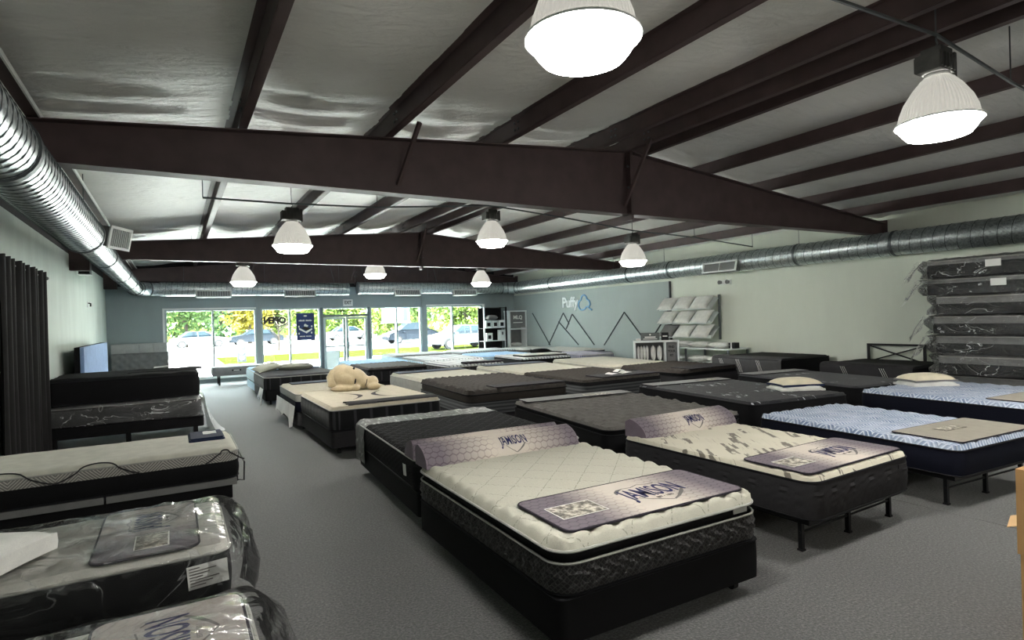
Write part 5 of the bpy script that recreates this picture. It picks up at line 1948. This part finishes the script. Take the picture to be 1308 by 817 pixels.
m.prism([(-.14, -.05), (.04, -.15), (.17, -.08), (.02, .0)], 'y', -.0075, -.0065)
m.build('printed_mattress', 'sign_black', t, False)
m = MB()
m.prism([(-.05, .01), (.06, -.02), (.10, .03), (.03, .07), (-.01, .10), (-.05, .06)], 'y', -.0075, -.0055)
m.build('printed_figure', 'ink_white', t, False)
for x, z in ((-.22, .0), (.21, .0), (-.22, -.24), (.20, -.22)):
    MB().box(x - .022, x + .022, -.0065, -.0045, z - .03, z + .03).build('printed_badge', 'ink_white', t, False)
t = thing('door_notice', 'pale notice board leaning outside the left entrance leaf', 'sign', (4.98, YF + .6, 0))
MB().box(-.28, .28, -.01, .01, .15, .80).build('board', 'grey_cloth', t, False)
for x in (-.26, .26):
    MB().bar((x, 0, 0), (x, 0, .82), .02).build('leg', 'grey_metal', t, False)

# ---------------------------------------------------------------- display furniture in the far right corner
t = thing('display_rack', 'black open rack with boxed goods in the far corner', 'rack', (11.08, 20.55, 0))
for x in (-.50, .50):
    for y in (-.24, .24):
        MB().box(x - .025, x + .025, y - .025, y + .025, 0, 2.26).build('post', 'shelf_white' if (x < 0 and y < 0) else 'sign_black', t, False)
for z in (.52, .92, 1.42, 2.24):
    MB().box(-.5, .5, -.24, .24, z - .02, z).build('shelf', 'shelf_white' if z < 1.0 else 'sign_black', t, False)
MB().box(-.5, .5, .25, .262, .5, 2.24).build('back_panel', 'sign_black', t, False)
def gift(loc, label, group='boxed goods on the rack', mat='shelf_white', s=.27):
    g = thing('product_box', label, 'box', loc, 0, group)
    MB().box(-s / 2, s / 2, -.10, .10, 0, s * 1.15).build('carton', mat, g, False)
    MB().box(-s * .26, s * .26, -.106, -.10, s * .28, s * .82).build('printed_square', 'sign_black', g, False)
for x, wd in ((-.3, 'nearest the window'), (0, 'between two others'), (.3, 'nearest the white display shelf')):
    gift((11.08 + x, 20.40, 1.422), 'white box with a black square on the upper rack shelf, ' + wd)
gift((10.80, 20.40, .922), 'white box with a black square alone on the middle rack shelf')
g = thing('product_box', 'white tall box beside the single box on the middle rack shelf', 'box', (11.40, 20.42, .922), 0, 'boxed goods on the rack')
MB().box(-.12, .12, -.10, .10, 0, .42).build('carton', 'shelf_white', g, False)
MB().box(-.03, .04, -.106, -.10, .22, .34).build('printed_square', 'sign_grey', g, False)
pillow('grey cushion lying on the row of boxes on the rack', (10.98, 20.45, 1.745), 0, .46, .34, .20, 'grey_cloth')
t = thing('display_shelf', 'white display shelf with a grey header next to the black rack', 'shelf', (12.01, 20.3, 0))
for x in (-.38, .38):
    MB().box(x - .03, x + .03, -.2, .2, 0, 2.05).build('side', 'shelf_white', t, False)
MB().box(-.42, .42, -.22, .22, 2.05, 2.10).build('top', 'shelf_white', t, False)
MB().box(-.35, .35, .16, .19, .1, 2.05).build('back_panel', 'grey_cloth', t, False)
hd = MB().box(-.35, .35, -.19, -.165, 1.42, 2.05).build('header', 'grey_cloth', t, False)
vs, fs = text_geo('MLQ', .2, 1.0, .001, .008)
MB().add(vs, fs, Matrix.Translation((0, -.192, 1.82)) @ Matrix.Rotation(PI / 2, 4, 'X')).build('header_lettering', 'ink_white', hd, False)
MB().box(-.22, .22, -.193, -.19, 1.60, 1.63).build('header_line', 'ink_white', hd, False)
for z in (1.36, .62):
    MB().box(-.35, .35, -.2, .16, z - .03, z + .03).build('shelf', 'shelf_white', t, False)
MB().box(-.35, .35, -.2, .16, .2, .59).build('drawer_front', 'ice_blue', t, False)
MB().box(-.26, .26, -.21, -.2, .30, .50).build('drawer_label', 'shelf_white', t, False)
pillow('white folded pillow on the display shelf', (12.0, 20.28, .652), 0, .5, .28, .15, 'pillow_white')

# ---------------------------------------------------------------- right wall: lettering, mountain strips, pillow rack
t = thing('wall_sign', 'white raised letters with a pale blue cloud outline on the slate panel', 'sign', (XR - .03, 16.7, 2.27))
MW = Matrix.Rotation(-PI / 2, 4, 'Z') @ Matrix.Rotation(PI / 2, 4, 'X')
vs, fs = text_geo('Puffy', .52, .95, .012, .013)
MB().add(vs, fs, Matrix.Translation((-.014, .36, .02)) @ MW).build('lettering', 'letter_white', t, False)
cl = [(-.02, -.16), (-.14, -.15), (-.21, -.06), (-.19, .05), (-.11, .09), (-.08, .17), (.02, .21), (.11, .16), (.14, .09), (.22, .06), (.25, -.03), (.20, -.09)]
q = [(-.02, -.16), (.06, -.13), (.11, -.09), (.17, -.09), (.24, -.14), (.32, -.17)]
def smooth_pts(p, n=4):
    out = []
    for i in range(len(p) - 1):
        p0, p1, p2, p3 = p[max(i - 1, 0)], p[i], p[i + 1], p[min(i + 2, len(p) - 1)]
        for k in range(n):
            s = k / n
            out.append(tuple(.5 * (2 * p1[j] + (p2[j] - p0[j]) * s + (2 * p0[j] - 5 * p1[j] + 4 * p2[j] - p3[j]) * s * s + (3 * p1[j] - p0[j] - 3 * p2[j] + p3[j]) * s ** 3) for j in (0, 1)))
    return out + [p[-1]]
for pp in (cl, q):
    MB().tube([(-.02, -.46 - x * 1.4, -.03 + z * 1.4) for x, z in smooth_pts(pp)], .026, 8).build('cloud_outline', 'logo_blue', t)
def mountain(pts, label):
    t = thing('mountain_strip', label, 'wall strip', (XR - .03, 0, 0), 0, 'mountain outline strips')
    for a, b in zip(pts, pts[1:]):
        MB().bar((-.012, a[0], a[1]), (-.012, b[0], b[1]), .022, .03).build('strip', 'strip_dark', t, False)
    return t
mountain([(19.62, 1.97), (18.42, .72)], 'dark slanting strip on the slate panel nearest the display shelf')
mountain([(18.52, .74), (17.50, 1.93), (17.15, 1.52)], 'dark strip peak left of the cloud sign, foot joined to the slanting strip')
mountain([(17.82, 1.62), (16.62, .78)], 'dark strip crossing behind the twin peaks on the slate panel')
mountain([(17.34, 1.35), (16.95, 1.88), (15.72, .80)], 'dark strip peak under the cloud sign on the slate panel')
mountain([(15.20, .80), (14.15, 1.88), (13.20, .95)], 'dark strip peak standing alone on the slate panel')
mountain([(13.05, .95), (12.45, 1.60)], 'dark short slanting strip beside the pillow rack')

t = thing('pillow_rack', 'pale wall rack of three sloping ledges filled with pillows', 'rack', (XR - .04, 11.30, 0))
YA, YC = -.90, .92
for y in (YA, YC):
    MB().box(-.05, 0, y - .02, y + .02, 1.08, 2.26).build('upright', 'grey_metal', t, False)
for k, z in enumerate((1.12, 1.50, 1.88)):
    sh = MB()
    sh.prism([(-.34, z), (-.02, z + .30), (-.02, z + .32), (-.36, z + .02), (-.36, z + .08), (-.38, z + .08), (-.38, z)], 'y', YA, YC)
    sh.build('ledge', 'shelf_white', t, False)
for k, z in enumerate((1.12, 1.50, 1.88)):
    for j, y in enumerate((-.60, .01, .62)):
        p = pillow(('pale pillow on the %s ledge of the wall rack' % ('lowest', 'middle', 'top')[k]) + (' beside the sage wall end', ' in the middle place', ' beside the slate panel end')[j],
                   (XR - .33, 11.30 + y, z + .14), 0, .56, .46, .15, 'pillow_white' if (j + k) % 2 else 'grey_cloth' if j == 2 and k == 0 else 'pillow_white', None, 'pillows on the wall rack')
        p.rotation_euler = (R(46), 0, R(-90))
# long pillow table below
t = thing('pillow_table', 'white two-shelf table with pillows below the wall rack', 'table', (12.0, 10.9, 0))
for y in (-1.35, 0, 1.35):
    for x in (-.36, .36):
        MB().box(x - .02, x + .02, y - .02, y + .02, 0, .86).build('leg', 'grey_metal', t, False)
MB().box(-.4, .4, -1.42, 1.42, .86, .89).build('table_top', 'shelf_white', t, False)
MB().box(-.4, .4, -1.42, 1.42, .50, .53).build('lower_shelf', 'shelf_white', t, False)
for j, y in enumerate((-.95, -.30, .35, 1.0)):
    pillow('white pillow on the pillow table top, ' + ('nearest the striped cover', 'second from the striped cover', 'third from the striped cover', 'nearest the cubby')[j], (11.93, 10.9 + y, .891), 90 + 6 * j, .58, .42, .15, 'pillow_white', None, 'pillows on the table top')
    pillow('white pillow on the pillow table lower shelf, ' + ('nearest the striped cover', 'second from the striped cover', 'third from the striped cover', 'nearest the cubby')[j], (11.88, 10.9 + y, .531), 90 - 5 * j, .58, .42, .15, 'pillow_white', None, 'pillows on the lower shelf')
t = thing('table_lamp_box', 'small dark box with a white edge at the end of the pillow table', 'box', (11.95, 9.62, .891))
MB().box(-.1, .1, -.08, .08, 0, .14).build('case', 'sign_black', t, False)
MB().box(-.11, -.1, -.02, .02, 0, .15).build('edge', 'paper_white', t, False)

# white cubby with pillows, signs on top
t = thing('display_cubby', 'white display cubby with two compartments beside the ivory bed', 'cubby', (11.02, 11.36, 0), -39)
W, Hc, Dp = 1.16, 1.10, .34
for x in (-W / 2, .20, W / 2 - .05):
    MB().box(x, x + .05, -Dp / 2, Dp / 2, .0, Hc).build('side', 'shelf_white', t, False)
for z in (.0, .50, Hc - .05):
    MB().box(-W / 2 + .05, .20, -Dp / 2, Dp / 2, z, z + .05).build('shelf', 'shelf_white', t, False)
MB().box(.25, W / 2 - .05, -Dp / 2, Dp / 2, Hc - .05, Hc).build('shelf', 'shelf_white', t, False)
MB().box(-W / 2 + .05, W / 2 - .05, Dp / 2 - .02, Dp / 2, .05, Hc - .05).build('back_panel', 'grey_cloth', t, False)
CM = Matrix.Translation((11.02, 11.36, 0)) @ Matrix.Rotation(R(-39), 4, 'Z')
def cpos(x, y, z):
    v = CM @ Vector((x, y, z))
    return (v.x, v.y, v.z)
s = thing('cubby_sign', 'grey framed sign reading find your fit in the cubby', 'sign', cpos(.39, -.10, .52), -39)
MB().box(-.125, .125, -.012, .012, 0, .52).build('frame', 'sign_grey', s, False)
MB().box(-.105, .105, -.015, -.012, .02, .50).build('face', 'grey_cloth', s, False)
for k, wd in enumerate(('FIND', 'YOUR', 'FIT')):
    vs, fs = text_geo(wd, .085, .8, .0006, .003)
    MB().add(vs, fs, Matrix.Translation((0, -.0165, .40 - k * .11)) @ Matrix.Rotation(PI / 2, 4, 'X')).build('lettering', 'sign_black', s, False)
for k, x in enumerate((-.46, -.385, -.31, -.235, -.10, .06)):
    p = pillow('upright white pillow in the cubby, ' + ('against the outer side', 'second from the outer side', 'third from the outer side', 'fourth from the outer side', 'the plump one in the middle', 'next to the framed sign')[k],
               cpos(x - .03, -.02, .765), 0, .40, .28, .07 if k < 4 else .12, 'pillow_white', None, 'pillows in the cubby')
    p.rotation_euler = (Matrix.Rotation(R(-39), 3, 'Z') @ Matrix.Rotation(PI / 2, 3, 'Y')).to_euler()
s = thing('counter_sign', 'grey sign board with white print standing on the cubby', 'sign', cpos(-.14, 0, Hc), -39)
MB().box(-.24, .24, -.01, .01, 0, .20).build('board', 'sign_grey', s, False)
MB().box(-.14, .14, -.013, -.01, .07, .10).build('printed_line', 'ink_white', s, False)
MB().box(-.18, .18, -.013, -.01, .03, .045).build('printed_line', 'ink_white', s, False)
MB().lathe([(0, 0), (.022, 0), (.022, .002), (0, .002)], 12).build('emblem', 'ink_white', s).matrix_local = Matrix.Translation((0, -.011, .15)) @ Matrix.Rotation(PI / 2, 4, 'X')
s = thing('counter_sign', 'small black box with white print standing on the cubby', 'sign', cpos(.24, 0, Hc), -39)
MB().box(-.09, .09, -.05, .05, 0, .20).build('box', 'sign_black', s, False)
MB().box(-.06, .06, -.052, -.05, .09, .12).build('printed_line', 'ink_white', s, False)
s = thing('card_stack', 'white stack of cards next to the grey sign on the cubby', 'cards', cpos(-.44, 0, Hc), -39)
MB().box(-.07, .05, -.06, .06, 0, .05).build('cards', 'paper_white', s, False)
# emergency light
t = thing('emergency_light', 'twin-head emergency light on the sage wall below the register', 'emergency light', (XR, 10.2, 2.57))
MB().box(-.08, 0, -.16, .16, -.06, .06).build('case', 'white_metal', t, False)
for y in (-.12, .12):
    MB().lathe([(0, 0), (.045, 0), (.055, .06), (.05, .065), (0, .066)], 14).build('lamp_head', 'grey_cloth', t).matrix_local = Matrix.Translation((-.08, y, 0)) @ Matrix.Rotation(-PI / 2, 4, 'Y')
MB().tube([(-.02, 0, .06), (-.02, 0, .28)], .008, 5).build('conduit_stub', 'white_metal', t)

# ---------------------------------------------------------------- cartons at the right edge
t = thing('carton', 'tall brown cardboard carton standing on the carpet, lower of two', 'carton', (4.05, 1.06, 0))
MB().box(-.29, .29, -.22, .22, 0, .50).build('box', 'cardboard', t, False)
MB().box(-.292, -.29, -.03, .03, .0, .5).build('tape', 'cardboard_pale', t, False)
t = thing('carton', 'brown cardboard carton with a white label on top of another', 'carton', (4.06, 1.06, .50))
MB().box(-.31, .29, -.22, .23, 0, .44).build('box', 'cardboard', t, False)
MB().box(-.312, -.31, .03, .19, .18, .34).build('label', 'paper_white', t, False)
MB().box(-.312, -.31, -.05, .0, .0, .44).build('tape', 'cardboard_pale', t, False)
t = thing('cardboard_sheet', 'loose sheet of pale cardboard lying on the carpet by the cartons', 'cardboard', (6.0, 1.95, 0), 12)
MB().prism([(-.24, .14), (.2, -.16), (.34, .0), (.1, .16)], 'z', .001, .007).build('sheet', 'cardboard_pale', t, False)

# ---------------------------------------------------------------- outside the windows
def slab_ground(name, x0, x1, y0, y1, z, mat):
    return struct(MB().box(x0, x1, y0, y1, z - .1, z).build(name, mat, None, False))
slab_ground('pavement', -60, 90, YF + .25, 31.0, -.03, 'concrete').name = 'floor_pavement'
slab_ground('verge', -60, 90, 31.0, 38.0, .0, 'grass').name = 'floor_verge'
slab_ground('road', -60, 120, 38.0, 56.0, -.05, 'asphalt').name = 'floor_road'
slab_ground('lot', -80, 160, 56.0, 180.0, 0, 'concrete').name = 'floor_lot'
# drive that crosses the verge beside the post
slab_ground('drive', -30, 2.0, 30.9, 38.1, .01, 'concrete').name = 'floor_drive'

def tree(loc, h, rad, mat, label, seed, n=2600, leaf=.30):
    rnd = random.Random(seed)
    t = thing('tree', label, 'tree', loc)
    trunk_h = h * .28
    MB().tube([(0, 0, -.02), (.05, 0, trunk_h * .6), (0, .05, h * .55)], [.22, .17, .07], 8).build('trunk', 'bark', t)
    br = MB()
    for k in range(6):
        a = 2 * PI * k / 6 + rnd.random()
        br.tube([(0, 0, trunk_h * .8), (math.cos(a) * rad * .4, math.sin(a) * rad * .4, h * .5), (math.cos(a) * rad * .7, math.sin(a) * rad * .7, h * .68)], [.1, .06, .03], 6)
    br.build('branches', 'bark', t)
    m = MB()
    lobes = [(rnd.uniform(-.5, .5) * rad, rnd.uniform(-.5, .5) * rad, h * rnd.uniform(.20, .80), rad * rnd.uniform(.42, .62)) for _ in range(15)]
    lobes.append((0, 0, h * .5, rad * .8))
    for k in range(n):
        cx, cy, cz, cr = lobes[k % len(lobes)]
        d = Vector((rnd.gauss(0, 1), rnd.gauss(0, 1), rnd.gauss(0, 1))).normalized() * cr * rnd.uniform(.6, 1.05)
        p = Vector((cx, cy, cz)) + d
        u = Vector((rnd.gauss(0, 1), rnd.gauss(0, 1), rnd.gauss(0, 1))).normalized()
        v = u.orthogonal().normalized()
        s = leaf * rnd.uniform(.6, 1.2)
        i = len(m.v)
        m.v += [tuple(p - u * s), tuple(p + v * s * .5), tuple(p + u * s), tuple(p - v * s * .5)]
        m.f.append((i, i + 1, i + 2, i + 3))
    me = bpy.data.meshes.new('foliage')
    me.from_pydata(m.v, [], m.f)
    me.materials.append(MATS[mat])
    o = bpy.data.objects.new('foliage', me)
    COL.objects.link(o)
    o.parent = t
    o['kind'] = 'stuff'
    return t
G = 'trees beyond the road'
TREES = [(-5.5, 66, 9, 4.2, 'leaf_green', 'broad green tree beyond the road, outermost past the headboards'), (.9, 61, 9.5, 3.9, 'leaf_green', 'full green tree beyond the road, seen in the first window'),
         (4.4, 70, 9, 3.6, 'leaf_deep', 'deep green tree behind the parked cars in the first window'), (6.6, 64, 8.5, 2.6, 'leaf_gold', 'yellow autumn tree beside the slate column'),
         (10.2, 72, 8.5, 3.4, 'leaf_lime', 'lime tree behind the open sign'), (13.2, 66, 9, 3.2, 'leaf_lime', 'lime tree behind the window poster'),
         (16.4, 70, 8, 3.4, 'leaf_green', 'green tree seen through the left door leaf'), (19.6, 68, 8.5, 3.4, 'leaf_lime', 'lime tree seen through the right door leaf'),
         (19.2, 56, 8, 3.2, 'leaf_lime', 'round lime tree right of the entrance'), (25.2, 64, 9, 3.8, 'leaf_green', 'green tree behind the pylon sign'),
         (24.0, 50, 8, 3.6, 'leaf_lime', 'forked lime tree behind the white car'), (29.0, 53, 8.5, 4.0, 'leaf_lime', 'broad lime tree past the white car'),
         (36.5, 60, 9, 4.4, 'leaf_green', 'green tree at the end of the last window'), (-12.5, 66, 9, 4.4, 'leaf_lime', 'lime tree far past the left corner of the shop')]
for k, (x, y, h, r, m, lab) in enumerate(TREES):
    tree((x, y, 0), h, r, m, lab, 11 + k * 3)
# hedge bank that closes the view
rnd = random.Random(3)
m = MB()
for k in range(5200):
    x = rnd.uniform(-40, 95)
    z = rnd.uniform(0, 1) ** .8 * (7.5 + 1.5 * math.sin(x * .4))
    p = Vector((x, 84 + rnd.uniform(-1.5, 1.5), z))
    u = Vector((rnd.gauss(0, 1), rnd.gauss(0, .5), rnd.gauss(0, 1))).normalized()
    v = u.cross(Vector((0, 1, 0))).normalized()
    s = rnd.uniform(.5, 1.0)
    i = len(m.v)
    m.v += [tuple(p - u * s), tuple(p + v * s * .6), tuple(p + u * s), tuple(p - v * s * .6)]
    m.f.append((i, i + 1, i + 2, i + 3))
me = bpy.data.meshes.new('woodland')
me.from_pydata(m.v, [], m.f)
me.materials.append(MATS['leaf_lime'])
o = bpy.data.objects.new('woodland', me)
COL.objects.link(o)
tag(o, 'continuous bank of lime green woodland far beyond the road', 'woodland')
o['kind'] = 'stuff'

def car(loc, rot, mat, label, tall=1.0, group=None):
    """saloon: body side profile with wheel arches, glasshouse, wheels"""
    t = thing('car', label, 'car', loc, rot, group)
    prof = [(-2.25, .35), (-2.3, .62), (-2.2, .86), (-1.55, .95), (1.25, .98), (2.15, .82), (2.32, .6), (2.28, .32)]
    m = MB()
    n = len(prof)
    rows = ((-.82, .94), (-.88, 1.0), (.88, 1.0), (.82, .94))
    for y, s in rows:
        for x, z in prof:
            m.v.append((x * (1 if abs(y) > .85 else .985), y, (.2 + (z - .2) * s) * (tall if z > .9 else 1)))
    for r in range(3):
        for i in range(n):
            j = (i + 1) % n
            m.f.append((r * n + i, r * n + j, (r + 1) * n + j, (r + 1) * n + i))
    m.f.append(tuple(range(n)))
    m.f.append(tuple(reversed(range(3 * n, 4 * n))))
    m.build('body', mat, t, False)
    gh = [(-1.55, .95), (-.95, 1.40), (.45, 1.44), (1.2, .98)]
    g = MB()
    for y, s in ((-.78, 0), (-.62, 1), (.62, 1), (.78, 0)):
        for x, z in gh:
            top = z > 1.2
            g.v.append((x, y, z * tall if (top and s) or not top else .97 + (z - .97) * .3))
    k = 4
    for r in range(3):
        for i in range(k):
            j = (i + 1) % k
            g.f.append((r * k + i, r * k + j, (r + 1) * k + j, (r + 1) * k + i))
    g.f.append((0, 1, 2, 3))
    g.f.append((15, 14, 13, 12))
    g.build('glasshouse', 'car_glass', t, False)
    rp = MB()
    rp.box(-.95, .46, -.62, .62, 1.40 * tall, 1.45 * tall)
    for s in (-1, 1):
        rp.bar((1.2, s * .77, .97), (.45, s * .61, 1.43 * tall), .07)
        rp.bar((-1.55, s * .77, .95), (-.95, s * .61, 1.40 * tall), .09)
        rp.bar((-.15, s * .785, .96), (-.2, s * .63, 1.43 * tall), .07)
    rp.build('roof', mat, t, False)
    for x in (-1.4, 1.45):
        for s in (-1, 1):
            w = MB()
            w.tube([(x, s * .68, .33), (x, s * .90, .33)], .33, 18)
            w.build('wheel', 'rubber', t)
            MB().tube([(x, s * .895, .33), (x, s * .915, .33)], .2, 14).build('hubcap', 'car_silver', t)
    for s in (-1, 1):
        MB().box(2.26, 2.33, s * .72 - .14, s * .72 + .14, .58, .72).build('headlamp', 'shelf_white', t, False)
        MB().box(.86, 1.02, s * .93 - .08, s * .93 + .08, .92, 1.04).build('mirror', mat, t, False)
    return t
car((15.9, 33.6, 0), 186, 'car_white', 'white parked saloon car outside the last window')
car((17.6, 47.5, -.05), 182, 'car_dark', 'dark estate car on the road behind the pylon sign', 1.18)
car((1.9, 58.5, 0), 4, 'car_silver', 'silver car parked beyond the road in the first window, ahead of the dark one', 1, 'cars beyond the road')
car((6.6, 58.8, 0), 184, 'car_dark', 'dark car parked beyond the road next to the silver one', 1, 'cars beyond the road')
car((15.6, 60.5, 0), 2, 'car_silver', 'silver car parked beyond the road behind the entrance doors', 1, 'cars beyond the road')
# pylon sign and bollard post
t = thing('pylon_sign', 'pale blue pylon sign on a single pole outside the entrance window', 'sign', (13.35, 38.9, 0))
MB().tube([(0, 0, -.02), (0, 0, 1.8)], .14, 12).build('pole', 'post_grey', t)
MB().box(-.95, .95, -.2, .2, 1.80, 3.6).build('sign_box', 'sign_blue', t, False)
MB().box(-1.0, 1.0, -.22, .22, 1.70, 1.80).build('bottom_frame', 'shelf_white', t, False)
MB().box(-.85, .3, -.212, -.2, 1.9, 3.5).build('sign_face', 'ice_blue', t, False)
MB().box(.5, .75, -.212, -.2, 1.9, 3.5).build('printed_stripe', 'poster_blue', t, False)
t = thing('bollard_post', 'grey post with round holes standing on the verge outside the first window', 'post', (2.9, 32.0, 0))
MB().box(-.2, .2, -.08, .08, 0, 1.0).build('post', 'post_grey', t, False)
for z in (.2, .5, .8):
    MB().lathe([(0, 0), (.11, 0), (.11, .01), (0, .01)], 16).build('hole', 'shelf_white', t).matrix_local = Matrix.Translation((0, -.082, z)) @ Matrix.Rotation(PI / 2, 4, 'X')
t = thing('young_tree', 'bare young tree with thin branches behind the open sign', 'tree', (6.4, 44, -.05))
m = MB()
rnd = random.Random(5)
m.tube([(0, 0, 0), (.05, 0, .9), (0, .05, 2.0)], [.09, .07, .04], 6)
m.build('trunk', 'bark', t)
m = MB()
for k in range(12):
    a = rnd.uniform(0, 2 * PI)
    z = rnd.uniform(.8, 1.8)
    L = rnd.uniform(.7, 1.4)
    m.tube([(0, 0, z), (math.cos(a) * L * .5, math.sin(a) * L * .5, z + L * .5), (math.cos(a) * L, math.sin(a) * L, z + L * 1.1)], [.035, .022, .008], 5)
m.build('branches', 'bark', t)
